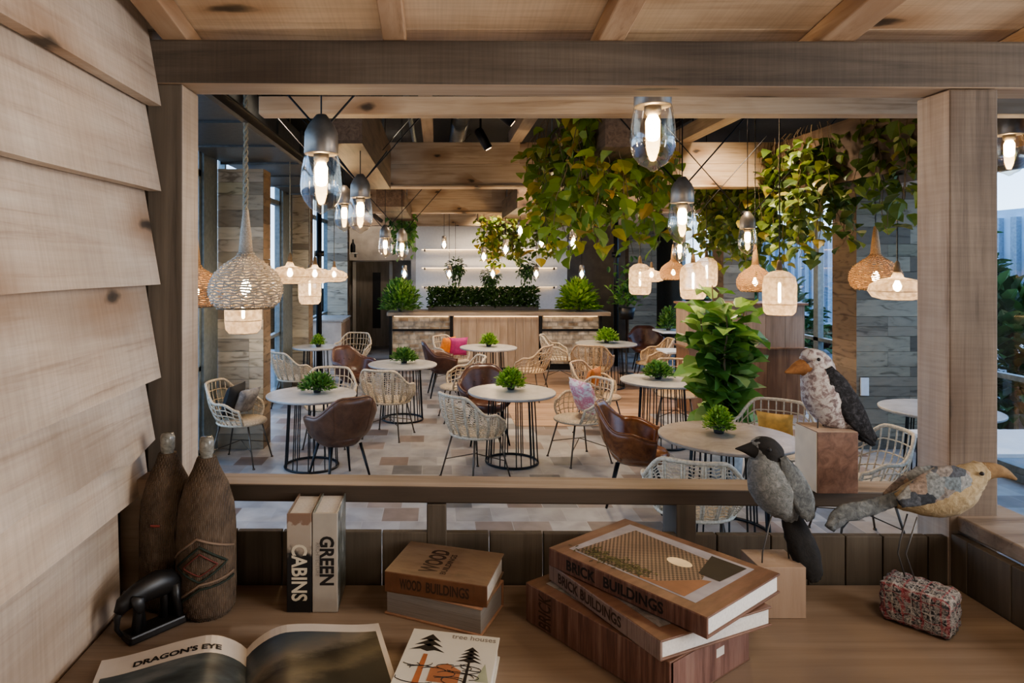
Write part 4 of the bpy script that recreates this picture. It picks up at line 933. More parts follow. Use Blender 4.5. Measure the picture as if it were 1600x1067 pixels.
# woven bell shade
def woven(kind, mat, label):
    r = empty('woven_pendant', (0,0,0), label, 'pendant lamp', group='woven pendants')
    if kind == 'bell': prof = [(.165,0),(.20,.035),(.218,.09),(.212,.15),(.18,.21),(.12,.265),(.06,.30),(.035,.34)]
    elif kind == 'disc': prof = [(.12,0),(.19,.02),(.225,.075),(.21,.13),(.14,.175),(.05,.195),(.03,.24)]
    else: prof = [(.11,0),(.135,.03),(.143,.10),(.145,.28),(.13,.35),(.08,.395),(.03,.41)]
    def rad(z):
        for (r0,z0),(r1,z1) in zip(prof,prof[1:]):
            if z <= z1: return lerp(r0,r1,(z-z0)/max(1e-6,z1-z0))
        return prof[-1][0]
    H = prof[-1][1]
    if kind == 'bell':
        mb = MB(); k = random.Random(4); nz = 22
        for j in range(nz):
            z = H*j/(nz-1); R_ = rad(z); ph = k.uniform(0,6)
            mb.tube([((R_+.004*math.sin(t*3+ph))*math.cos(t*PI/20),(R_+.004*math.sin(t*3+ph))*math.sin(t*PI/20), z+.005*math.sin(t*2.3+ph)) for t in range(40)], .0055, 4, True)
        mb.build('woven_rows', mat, r, True); mb = MB()
        for i in range(38):
            a = i*2*PI/38; mb.tube([(rad(H*t/10)*math.cos(a+.06*t*(1 if i%2 else -1)), rad(H*t/10)*math.sin(a+.06*t*(1 if i%2 else -1)), H*t/10) for t in range(11)], .003, 4)
        mb.build('woven_uprights', mat, r, True)
        MB().tube([(.165*math.cos(t*PI/16),.165*math.sin(t*PI/16),0) for t in range(32)], .007, 6, True).build('rim', M['stem'], r, True)
        MB().lathe([(.045,H-.03),(.034,H+.1),(.016,H+.25)],14).build('neck', mat, r, True)
    else:
        mb = MB(); n = 28; rings = [[(R_*math.cos(2*PI*q/n), R_*math.sin(2*PI*q/n), z) for q in range(n)] for R_, z in prof]
        mb.loft(rings, False, False); mb.build('mesh_shade', M['lampshade'], r, True)
        for R_, z in prof[::2]: MB().tube([(R_*math.cos(t*PI/14),R_*math.sin(t*PI/14),z) for t in range(28)], .003, 4, True).build('hoop', mat, kid(r,'mesh_shade'), True)
        MB().lathe([(.03,H-.01),(.02,H+.08),(.008,H+.1)],10).build('neck', M['stem'], r, True)
    bz = .12 if kind != 'can' else .2
    if kind == 'can': MB().lathe([(.004,bz-.09),(.013,bz-.08),(.013,bz+.08),(.008,bz+.1)],12).build('bulb', M['filament_far'], r, True)
    else: MB().lathe([(.004,bz-.055),(.028,bz-.03),(.034,bz),(.014,bz+.05)],12).build('bulb', M['filament_far'], r, True)
    return r, H
m = bpy.data.materials.new('thin_mesh_shade'); m.use_nodes = True; nt = m.node_tree; nt.nodes.clear()
v = coords(nt); n_ = N(nt,'ShaderNodeTexNoise',Scale=26.0,Detail=4.0); L(nt,v,n_.inputs['Vector'])
dfn = nt.nodes.new('ShaderNodeBsdfDiffuse'); tl = nt.nodes.new('ShaderNodeBsdfTranslucent'); trn = nt.nodes.new('ShaderNodeBsdfTransparent')
cc = ramp(nt,n_.outputs[0],[(.3,(.58,.42,.27)),(.7,(.80,.66,.50))]); L(nt,cc,dfn.inputs[0]); L(nt,cc,tl.inputs[0])
m1 = nt.nodes.new('ShaderNodeMixShader'); m1.inputs[0].default_value = .6; L(nt,dfn.outputs[0],m1.inputs[1]); L(nt,tl.outputs[0],m1.inputs[2])
m2 = nt.nodes.new('ShaderNodeMixShader'); L(nt,ramp(nt,n_.outputs[0],[(.35,(.45,.45,.45)),(.65,(.75,.75,.75))]),m2.inputs[0]); L(nt,trn.outputs[0],m2.inputs[1]); L(nt,m1.outputs[0],m2.inputs[2])
o_ = nt.nodes.new('ShaderNodeOutputMaterial'); L(nt,m2.outputs[0],o_.inputs[0]); M['lampshade'] = m
WP = {}
wl = [
 ('bell','wicker',384,480,4.2,1.03,'large woven bell pendant with long neck on a twisted rope at left'),
 ('bell','wicker_w',305,478,4.9,.9,'woven bell pendant half hidden behind the left hut post'),
 ('can','mesh',380,520,6.9,1.3,'pale cylinder mesh pendant directly below the large woven bell'),
 ('disc','mesh',453,443,7.4,1.0,'flattened mesh pendant right of the large woven bell'),
 ('disc','mesh',492,442,8.6,1.0,'second flattened mesh pendant in the left row'),
 ('disc','mesh',522,440,9.9,.9,'farthest flattened mesh pendant in the left row'),
 ('can','mesh',484,475,9.4,1.1,'pale cylinder mesh pendant below the second flattened one'),
 ('can','mesh',1000,460,9.8,1.1,'pale cylinder mesh pendant farthest left of the right row'),
 ('disc','mesh',1018,440,9.2,.8,'flattened mesh pendant farthest left of the right row'),
 ('bell','wicker_w',1052,437,9.0,.8,'woven pendant in the middle of the right row'),
 ('can','mesh',1083,467,7.6,1.0,'cylinder mesh pendant left of the fig plant top'),
 ('can','mesh',1104,448,8.4,.9,'cylinder mesh pendant hung above the fig plant'),
 ('bell','wicker_w',1180,455,7.2,.85,'woven pendant right of the fig plant'),
 ('can','mesh',1218,492,6.2,1.0,'large cylinder mesh pendant with tube bulb right of the fig plant'),
 ('bell','wicker_w',1368,452,6.3,1.0,'woven bell pendant before the right board pillar'),
 ('disc','mesh',1402,468,5.6,.95,'flattened mesh pendant beside the corner post')]
for kd,mt,px,py,dd,s,lb in wl:
    key = (kd,mt)
    if key not in WP: WP[key] = woven(kd, M['tan' if mt == 'mesh' else mt], lb); o = WP[key][0]
    else: o = dup(WP[key][0])
    H = WP[key][1]; o['label'] = lb; p = P(px,py,dd); o.location = p; o.scale = (s,s,s)
    ztop = (2.95 if abs(px-430) < 140 else 2.98) if dd < 14 else 3.5
    if px == 384: ztop = 2.95
    zt = (top_at(p.x,p.y)-p.z)/s
    if px == 384:
        mb = MB()
        for ph in (0,PI): mb.tube([(.008*math.cos(t*.9+ph),.008*math.sin(t*.9+ph),H+.2+t*.0125) for t in range(int((zt-H-.2)/.0125))], .008, 5)
        mb.build('rope', M['rope'], o, True)
    else: MB().tube([(0,0,H+.05),(0,0,zt)], .006, 5).build('cord', M['rope' if px < 600 else 'black'], o)
    if kd != 'x': lamp(p.x,p.y,p.z+.03*s, 1.6)

# ------------------------------------------------------------------ desk items
BR1 = stripes('brick_spine', (.06,.03,.024), (.14,.068,.05), 0, 60, (.22,.14,.11))
BR2 = stripes('brick_cover', (.10,.052,.034), (.17,.09,.058), 0, 14, (.22,.125,.085))
BR3 = stripes('pale_brick_spine', (.13,.085,.07), (.24,.18,.155), 0, 60, (.11,.06,.045))
def book(name, org, ang, Ln, W, T, z, mcover, mspine, mpages, label, front=None):
    r = empty(name, (org[0],org[1],z), label, 'book', rz=ang)
    c = .0035
    MB().box((0,0,0),(Ln,W,c)).box((0,0,T-c),(Ln,W,T)).build('cover', mcover, r, bevel=.0008)
    MB().box((0,-.001,c*.2),(Ln,.005,T-c*.2)).build('spine', mspine, r, bevel=.0015)
    MB().box((.004,.006,c+.0002),(Ln-.004,W-.005,T-c-.0002)).build('pages', mpages, r)
    return r
def along(a,b): return math.atan2(b[1]-a[1], b[0]-a[0])
# brick stack
pz = DZ+.0005
b1 = book('book', (.192,1.4515), math.radians(-54.5), .36, .255, .082, pz, BR2, BR1, BR1, 'thick brick-patterned book at the bottom of the right stack')
lettering('BRICK', .05, M['ink_brown'], b1, (.075,-.0016,.006), (0,0,1), (-1,0,0), .0009, fit=.07)
MB().box((.3602,.14,.042),(.3606,.165,.058)).build('sticker', M['page'], b1)
MB().box((.3595,.01,.004),(.3601,.25,.078)).build('end_face', stripes('brick_end',(.10,.05,.04),(.2,.11,.09),1,40,(.25,.16,.13)), b1)
MB().box((.03,.03,.0822),(.33,.23,.0826)).build('cover_picture', mottled('cover_foliage',[(.06,.07,.05),(.3,.3,.29),(.12,.11,.08)],25,.4,0), b1)
b2 = book('book', (.2437,1.462), math.radians(-65.0), .335, .276, .036, pz+.083, BR2, BR3, M['paper'], 'brick-patterned book in the middle of the right stack')
lettering('BRICK BUILDINGS', .028, M['ink_brown'], b2, (.035,-.0016,.009), (1,0,0), (0,0,1), .0008, fit=.20)
MB().box((.03,.03,.0361),(.30,.25,.0365)).build('cover_picture', mottled('cover_dark',[(.02,.02,.018),(.22,.2,.19),(.05,.045,.04)],18,.35,0), b2)
b3 = book('book', (.241,1.448), math.radians(-51.8), .365, .268, .038, pz+.120, BR2, BR1, M['paper'], 'brick-patterned book on top of the right stack with lattice picture cover')
lettering('BRICK', .029, M['ink'], b3, (.05,-.0016,.009), (1,0,0), (0,0,1), .0009, fit=.075)
lettering('BUILDINGS', .029, M['ink'], b3, (.145,-.0016,.009), (1,0,0), (0,0,1), .0009, fit=.135)
# cover picture of latticed brickwork, with sky border and shrub
m, nt, bb = nmat('lattice_picture'); v = coords(nt,(1,1,1))
ch = N(nt,'ShaderNodeTexChecker',Scale=210.0); mp = nt.nodes.new('ShaderNodeMapping'); mp.inputs['Rotation'].default_value=(0,0,.0); mp.inputs['Scale'].default_value=(1,.7,1); L(nt,v,mp.inputs['Vector']); L(nt,mp.outputs[0],ch.inputs['Vector']); ch.inputs['Color1'].default_value=(.045,.03,.022,1); ch.inputs['Color2'].default_value=(.27,.19,.145,1)
n_ = N(nt,'ShaderNodeTexNoise',Scale=7.0,Detail=3.0); L(nt,v,n_.inputs['Vector'])
L(nt, mixc(nt,1.0,ch.outputs[0],ramp(nt,n_.outputs[0],[(.3,(.6,.6,.6)),(.7,(1.15,1.1,1.05))]),'MULTIPLY'), bb.inputs['Base Color']); bb.inputs['Roughness'].default_value=.5
MB().box((.03,.03,.0381),(.325,.245,.0384)).build('picture_sky', plain('picture_sky',(.30,.29,.32),.6), b3)
MB().prism([(0,0),(1,0),(1,1),(0,1)],0,0) if False else None
mb = MB(); mb.add([(.045,.035,.0387),(.235,.035,.0387),(.285,.12,.0387),(.255,.21,.0387),(.06,.225,.0387)],[(0,1,2,3,4)]); mb.build('picture_lattice', m, b3)
mb = MB(); mb.add([(.24,.235,.0389),(.265,.14,.0389),(.31,.14,.0389),(.315,.235,.0389)],[(0,1,2,3)]); mb.build('picture_shadow', plain('picture_shadow',(.02,.016,.012),.6), b3)
mb = MB(); mb.add([(.175,.035,.0388),(.30,.035,.0388),(.30,.13,.0388),(.285,.12,.0388),(.235,.05,.0388)],[(0,1,2,3,4)]); mb.build('picture_ground', plain('picture_ground',(.26,.13,.07),.6), b3)
mb = MB(); k = random.Random(2)
for i in range(220):
    q = k.random(); p = (.06+.13*q+k.gauss(0,.014), .055+k.gauss(0,.011), .0391+.0002*k.random()); a = k.uniform(0,2*PI); mb.leaf(p,(math.cos(a),math.sin(a),0),(0,0,1),.011,.004,0)
mb.build('picture_shrub', leafmat('printed_leaves',[(0,(.03,.03,.015)),(1,(.16,.15,.06))]), b3)
mb = MB(); mb.lathe([(.018,0),(.018,.0001)],20,(.215,.155,.0389)); mb.v=[((x-.215)*1.5+.215,y,z) for x,y,z in mb.v]; mb.build('picture_lamp', plain('printed_glow',(.62,.50,.33),.3), b3)
# wood stack
w1 = book('book', (.155,1.517), along((.155,1.517),(-.034,1.612)), .228, .141, .058, pz, plain('peach_cover',(.42,.25,.17),.5), plain('peach_spine',(.30,.16,.10),.5), M['paper_grey'], 'thick grey-edged book lying under the wood book')
w1.rotation_euler = (0,0,along((.0863,1.394),(-.122,1.489))); w1.location = (.150,1.512,pz)
OR = stripes('wood_cover', (.13,.082,.052), (.21,.142,.094), 1, 9, (.15,.088,.055)); ORS = stripes('wood_spine',(.10,.042,.02),(.14,.062,.03),0,8,(.17,.078,.04))
w2 = book('book', (-.114,1.458), along((-.114,1.458),(.103,1.388)), .228, .165, .045, pz+.0585, OR, ORS, M['paper'], 'brown wood book on top of the small stack')
lettering('WOOD', .030, M['ink_brown'], w2, (.035,-.0016,.013), (1,0,0), (0,0,1), .0008, fit=.05)
lettering('BUILDINGS', .030, M['ink_brown'], w2, (.095,-.0016,.013), (1,0,0), (0,0,1), .0008, fit=.095)
lettering('WOOD', .055, M['ink_brown'], w2, (.108,.022,.0453), (0,1,0), (-1,0,0), .0018, fit=.115)
lettering('BUILDINGS', .018, M['ink_brown'], w2, (.130,.022,.0453), (0,1,0), (-1,0,0), .0004, fit=.10, name='subtitle_lettering')
lettering('ARCHITECTURE NOW', .012, M['ink_grey'], w2, (.058,.03,.0453), (0,1,0), (-1,0,0), 0, fit=.10, name='small_lettering') if False else None
# upright books
def upright(x, y, w_, h, dp, mspine, mcover, label):
    r = empty('book', (x,y,pz), label, 'book'); c = .0035
    MB().box((0,0,0),(w_,.005,h)).build('spine', mspine, r, bevel=.0015)
    MB().box((0,.003,0),(c,dp,h)).box((w_-c,.003,0),(w_,dp,h)).build('cover', mcover, r, bevel=.0008)
    MB().box((c,.005,.004),(w_-c,dp-.006,h-.005)).build('pages', M['paper'], r); return r
m, nt, bb = nmat('cabin_spine'); v = coords(nt); sp = nt.nodes.new('ShaderNodeSeparateXYZ'); n_ = N(nt,'ShaderNodeTexNoise',Scale=40.0,Detail=4.0); L(nt,v,n_.inputs['Vector'])
q = N(nt,'ShaderNodeMath',operation='MULTIPLY_ADD'); q.inputs[1].default_value = .09; L(nt,n_.outputs[0],q.inputs[0]); L(nt,v,sp.inputs[0]); L(nt,sp.outputs[2],q.inputs[2])
L(nt, ramp(nt,q.outputs[0],[(.0,(.012,.012,.013)),(.17,(.012,.012,.013)),(.19,(.34,.29,.24)),(.235,(.36,.31,.26)),(.24,(.22,.14,.10))]), bb.inputs['Base Color'])
u1 = upright(-.332,1.483,.055,.218,.132, m, plain('cabin_cover',(.16,.11,.08),.4), 'upright cabins book with black and brown spine')
lettering('CABINS', .047, M['ivory'], u1, (.012,-.0005,.15), (0,0,-1), (1,0,0), .0012, fit=.125)
lettering('CO', .012, M['ivory'], u1, (.02,-.0005,.006), (1,0,0), (0,0,1), 0, name='small_mark') if False else None
m2_ = mottled('green_cover', [(.03,.035,.03),(.12,.13,.12),(.34,.36,.36)], 30, .3, 0)
u2 = upright(-.2755,1.483,.056,.219,.132, plain('grey_spine',(.36,.33,.29),.45,noise=.05), m2_, 'upright green architecture book with grey spine and leafy cover')
lettering('GREEN', .042, M['ink'], u2, (.018,-.0005,.168), (0,0,-1), (1,0,0), .0014, fit=.108)
lettering('ARCHITECTURE', .012, M['ink_grey'], u2, (.008,-.0005,.155), (0,0,-1), (1,0,0), 0, fit=.075, name='subtitle_lettering')
# tree houses book
t1 = book('book', (-.048-.034*1.1,1.338-.2), math.radians(-11.4+90-90), .172, .232, .04, pz, plain('white_cover',(.60,.60,.56),.4,noise=.02), plain('white_spine',(.6,.6,.56),.4), M['paper'], 'white tree house book with drawn dark trees')
t1.location = (-.092,1.118,pz); zt = .0403
lettering('tree houses', .022, M['ink_grey'], t1, (.080,.211,zt), (1,0,0), (0,1,0), .0002, fit=.086)
def flat(nm, polys, mat, z): 
    mb = MB()
    for p in polys: mb.add([(x,y,z) for x,y in p],[tuple(range(len(p)))])
    return mb.build(nm, mat, t1)
def fir(cx, top, w_, n, h):
    ps = []
    for i in range(n):
        y = top-i*h/n; ww = w_*(.45+.55*(i+1)/n); ps.append([(cx,y),(cx-ww/2,y-h/n*1.5),(cx-ww*.2,y-h/n*1.2),(cx,y-h/n*1.55),(cx+ww*.2,y-h/n*1.2),(cx+ww/2,y-h/n*1.5)])
    return ps
flat('drawn_tree', fir(.042,.218,.068,3,.05)+fir(.125,.188,.05,4,.045), M['ink'], zt)
flat('drawn_trunk', [[(.038,.15),(.046,.15),(.048,.02),(.034,.02)]], plain('orange_trunk',(.35,.12,.05),.5), zt+.0001)
flat('drawn_trunk', [[(.1235,.14),(.1275,.14),(.13,.02),(.122,.02)]], M['ink'], zt+.0001)
flat('drawn_house', [[(.06,.07),(.115,.07),(.115,.11),(.0875,.128),(.06,.11)]], plain('orange_house',(.38,.16,.08),.5), zt+.0002)
mb = MB(); k = random.Random(6)
for i in range(16):
    a = k.uniform(0,PI*2); cx, cy = k.uniform(.02,.15), k.uniform(.06,.13); rr = k.uniform(.01,.025)
    mb.tube([(min(.168,max(.003,cx+rr*1.6*math.cos(a+t*.25))),cy+rr*.6*math.sin(a+t*.25),zt+.0003) for t in range(12)], .0007, 4)
mb.build('drawn_branch', M['ink'], t1)
flat('drawn_fir', [[(.155,.14),(.143,.085),(.167,.085)]], plain('pale_green_fir',(.36,.40,.30),.5), zt)
# open book
ob = empty('open_book', (-.375,1.325,pz), 'large open picture book with seascape photographs', 'book', rz=math.radians(14.5))
def ph(s): 
    s = min(1,max(0,s)); return .010+.038*math.sin(min(1,s/.30)*PI/2)**.8 - .022*sstep(.25,1,s)
PW, PH = .262, .33
for sg, nm in ((-1,'left'),(1,'right')):
    n = 24; top = [(sg*PW*i/n, ph(i/n)) for i in range(n+1)]; poly = top+[(sg*PW,.004),(0,.004)]
    MB().prism(poly, -PH, 0).build('page_block', M['page'], ob)
    MB().box((min(0,sg*(PW+.006)),-PH-.004,0),(max(0,sg*(PW+.006)),.004,.0035)).build('cover', plain('orange_cover'+nm,(.35,.13,.06),.5), ob)
    mb = MB()
    for j in range(5):
        mb.tube([(sg*PW*1.0005,-PH,.007+j*.0035),(sg*PW*1.0005,-.001,.007+j*.0035)], .0004, 4)
    mb.build('page_edge_line', M['ink_grey'], ob)
def overlay(sg, s0, s1, v0, v1, mat, nm, lift=.0006):
    n = 24; mb = MB(); vs = []; 
    for i in range(n+1):
        s = s0+(s1-s0)*i/n
        for v_ in (v0(s) if callable(v0) else v0, v1): vs.append((sg*PW*s, -v_, ph(s)+lift))
    fs = [(2*i,2*i+1,2*i+3,2*i+2) for i in range(n)]; mb.add(vs,fs); mb.build(nm, mat, ob, True)
m, nt, bb = nmat('sea_picture'); v = coords(nt,(4,9,9)); n_ = N(nt,'ShaderNodeTexNoise',Scale=1.8,Detail=5.0); L(nt,v,n_.inputs['Vector'])
L(nt, ramp(nt,n_.outputs[0],[(.35,(.018,.026,.032)),(.5,(.06,.08,.09)),(.68,(.17,.19,.20))]), bb.inputs['Base Color']); bb.inputs['Roughness'].default_value = .45
overlay(-1,.0,.96,.062,PH-.006,m,'picture_sea')
m, nt, bb = nmat('shore_picture'); v = coords(nt,(4,9,9)); n_ = N(nt,'ShaderNodeTexNoise',Scale=2.5,Detail=7.0,Roughness=.7); L(nt,v,n_.inputs['Vector'])
sp = nt.nodes.new('ShaderNodeSeparateXYZ'); tcn = nt.nodes.new('ShaderNodeTexCoord'); L(nt,tcn.outputs['Object'],sp.inputs[0])
q = N(nt,'ShaderNodeMath',operation='MULTIPLY_ADD'); q.inputs[1].default_value = .10; L(nt,n_.outputs[0],q.inputs[0])
q2 = N(nt,'ShaderNodeMath',operation='MULTIPLY_ADD'); q2.inputs[1].default_value = .35; L(nt,sp.outputs[0],q2.inputs[0]); L(nt,sp.outputs[1],q2.inputs[2])
ng = N(nt,'ShaderNodeMath',operation='MULTIPLY'); ng.inputs[1].default_value=-1; L(nt,sp.outputs[1],ng.inputs[0])
sb = N(nt,'ShaderNodeMath',operation='MULTIPLY_ADD'); sb.inputs[1].default_value=.5; L(nt,sp.outputs[0],sb.inputs[0]); L(nt,ng.outputs[0],sb.inputs[2]); L(nt,sb.outputs[0],q.inputs[2])
L(nt, ramp(nt,q.outputs[0],[(.08,(.015,.02,.03)),(.13,(.05,.07,.09)),(.165,(.10,.11,.11)),(.20,(.16,.14,.11)),(.23,(.035,.03,.02)),(.27,(.10,.08,.05)),(.30,(.02,.018,.012))]), bb.inputs['Base Color']); bb.inputs['Roughness'].default_value = .45
overlay(1,.0,.96,.03,PH-.006,m,'picture_shore')
vs, fs = text_mesh("DRAGON'S EYE", .022, .0008); mn = min(v.x for v in vs); mx = max(v.x for v in vs); kk = .155/(mx-mn)
mb = MB(); mb.add([(-.2+(v.x-mn)*kk, -.048+v.y, ph((.2-(v.x-mn)*kk)/PW)+.0008) for v in vs], fs); mb.build('title_lettering', M['ink'], ob)
vs, fs = text_mesh("", .02) if False else ([],[])

# wicker bottles
def wbottle(x, y, s, lb, pat):
    r = empty('wicker_bottle', (x,y,pz), lb, 'bottle', group='wicker-wrapped bottles')
    prof = [(.001,0),(.052,.0),(.060,.012),(.062,.06),(.061,.19),(.057,.235),(.045,.28),(.028,.315),(.019,.34)]
    prof = [(a*s, b_) for a,b_ in prof]
    mb = MB(); n = 96; P2 = []
    for i in range(len(prof)-1):
        for t in range(8): P2.append((lerp(prof[i][0],prof[i+1][0],t/8), lerp(prof[i][1],prof[i+1][1],t/8)))
    P2.append(prof[-1]); rings = []
    for j,(R_,z) in enumerate(P2): rings.append([((R_+.0012*(1 if (q//2+j//2)%2 else -1))*math.cos(2*PI*q/n),(R_+.0012*(1 if (q//2+j//2)%2 else -1))*math.sin(2*PI*q/n),z) for q in range(n)])
    mb.loft(rings); mb.build('wicker_wrap', M['bottlewick'], r, True)
    MB().lathe([(.015,.335),(.013,.345),(.0155,.350),(.016,.375),(.013,.384),(.001,.385)],20).build('stopper', M['corkglass'], r, True)
    def rad(z):
        for (r0,z0),(r1,z1) in zip(prof[1:],prof[2:]):
            if z <= z1: return lerp(r0,r1,(z-z0)/max(1e-6,z1-z0))
        return .02
    if pat:
        def line(pts, mt, w_=.0028, nm='woven_motif'):
            mb = MB(); out = []
            for (a0,z0),(a1,z1) in zip(pts,pts[1:]):
                for t in range(10): a = lerp(a0,a1,t/10); z = lerp(z0,z1,t/10); R_ = rad(z)+.0012; out.append((R_*math.cos(a),R_*math.sin(a),z))
            a,z = pts[-1]; R_ = rad(z)+.0012; out.append((R_*math.cos(a),R_*math.sin(a),z)); mb.tube(out,w_,5); mb.build(nm, mt, r, True)
        gm = plain('green_dyed_cane',(.02,.03,.022),.8); rm = plain('red_dyed_cane',(.13,.035,.027),.8); tm = plain('pale_cane',(.20,.14,.10),.8)
        c = -PI/2+.1
        line([(c-.95,.115),(c,.165),(c+.95,.125),(c,.09),(c-.95,.115)], gm); line([(c-.62,.117),(c,.15),(c+.6,.124),(c,.103),(c-.62,.117)], rm, .002)
        line([(c-1.3,.125),(c-.1,.182),(c+1.3,.15)], tm); line([(c-1.2,.02),(c,.075),(c+1.3,.085)], gm); line([(c-1.2,.03),(c,.085),(c+1.3,.095)], tm)
    else:
        gm = plain('red_dyed_cane_b',(.22,.05,.04),.8); mb = MB()
        mb.tube([((rad(.2)+.001)*math.cos(-PI/2-.25+t*.06),(rad(.2)+.001)*math.sin(-PI/2-.25+t*.06),.195) for t in range(7)],.003,5); mb.build('woven_motif', gm, r)
M['bottlewick'] = weave('brown_wicker_wrap', (.045,.03,.02), (.20,.14,.095), 90, 120)
M['corkglass'] = mottled('clouded_glass_stopper', [(.08,.08,.07),(.2,.195,.17),(.34,.33,.30)], 60, .15, .1)
wbottle(P(262,0,1.53).x,1.53,.96,'wicker-wrapped bottle beside the siding, the left one',False)
wbottle(P(324,0,1.50).x,1.495,1.02,'wicker-wrapped bottle with a diamond pattern, the right one',True)

# carved elephant
er = empty('elephant_carving', (-.60,1.40,pz), 'black carved wooden elephant on a slab at the left of the desk', 'figurine', rz=along((-.626,1.375),(-.546,1.47)))
ek = plain('ebony', (.012,.011,.011), .42)
MB().box((-.05,-.022,0),(.075,.022,.018)).build('base', ek, er, bevel=.004)
mb = MB(); mb.side = Vector((0,1,0))
mb.spine([((-.064,0,.066),.010,.009),((-.055,0,.080),.017,.014),((-.034,0,.090),.020,.017),((-.010,0,.094),.025,.020),((.018,0,.097),.028,.022),((.044,0,.092),.025,.020),((.060,0,.084),.015,.014),((.066,0,.074),.005,.005)],16)
for x,y,tx in ((-.024,-.010,-.034),(-.020,.010,-.010),(.050,-.010,.060),(.044,.010,.036)): mb.tube([(x,y,.090),(x+(tx-x)*.4,y,.055),(tx,y,.017)],[.013,.010,.009],10)
mb.tube([(-.052,0,.080),(-.066,0,.058),(-.067,0,.036),(-.058,0,.019)],[.010,.007,.005,.004],10)
mb.build('body', ek, er, True)
for s_ in (-1,1):
    e_ = MB(); e_.side = Vector((0,1,0)); e_.spine([((-.045,s_*.018,.096),.004,.003),((-.034,s_*.024,.085),.014,.004),((-.03,s_*.025,.068),.010,.003),((-.03,s_*.023,.06),.003,.002)],10); e_.build('ear', ek, er, True)
MB().tube([(.066,0,.07),(.075,0,.05),(.073,0,.036)],[.003,.002,.003],6).build('tail', ek, er, True)

# blocks
r = struct(MB().box((0,0,0),(.1,.1,.1)).build('tmp', M['block'])); bpy.data.objects.remove(r)
o = tag(MB().box((.907,1.602,1.522),(.1+.904,1.702,1.668)).build('wooden_block', M['block_burl'], None, bevel=.001), 'square block with dark burl front standing on the rail under the upright bird', 'block')
MB().box((.9055,1.604,1.523),(.9068,1.70,1.667)).build('pale_side', plain('pale_maple',(.62,.52,.38),.5,noise=.05), o)  # left face set paler than the front
MB().box((.908,1.603,1.6682),(1.003,1.701,1.6690)).build('top_face', M['block'], o)
o = tag(MB().box((.70,1.457,pz),(.80,1.55,pz+.111)).build('wooden_block', M['block'], None, bevel=.001), 'pinkish square wooden block on the desk behind the brick books', 'block')
# woven textile box
r = tag(MB().build('x', M['ink']) if False else MB().add([],[]).build('textile_block', tartan('wool_tartan')), 'tartan wool-wrapped block on the right of the desk', 'block')
mb = MB(); n = 10; hx, hy, hz = .065, .044, .043
vs = []; idx = {}
def rb(a,b_,c):
    v = Vector((a,b_,c)); q = Vector((a*hx,b_*hy,c*hz)); rr = .016
    inn = Vector((max(-hx+rr,min(hx-rr,q.x)), max(-hy+rr,min(hy-rr,q.y)), max(-hz+rr,min(hz-rr,q.z)))); dd = q-inn
    if dd.length > 0: dd = dd.normalized()*rr
    w_ = inn+dd; kz = .0016; return w_+Vector((math.sin(w_.y*260+w_.z*210),math.sin(w_.x*240+w_.z*190),math.sin(w_.x*230+w_.y*250)))*kz
fs = []
for ax in range(3):
    for sg in (-1,1):
        o0 = len(vs)
        for i in range(2*n+1):
            for j in range(2*n+1):
                c = [0,0,0]; c[ax] = sg; c[(ax+1)%3] = i/n-1; c[(ax+2)%3] = j/n-1; vs.append(rb(*c))
        m_ = 2*n+1
        for i in range(2*n):
            for j in range(2*n):
                q = (o0+i*m_+j,o0+(i+1)*m_+j,o0+(i+1)*m_+j+1,o0+i*m_+j+1); fs.append(q if sg > 0 else q[::-1])
me = bpy.data.meshes.new('textile_block'); me.from_pydata(vs,[],fs); me.materials.append(r.data.materials[0]); me.polygons.foreach_set('use_smooth',[True]*len(fs)); r.data = me
r.location = (1.028,1.437,pz+.044); r.rotation_euler = (0,0,math.radians(-50))
TB = r
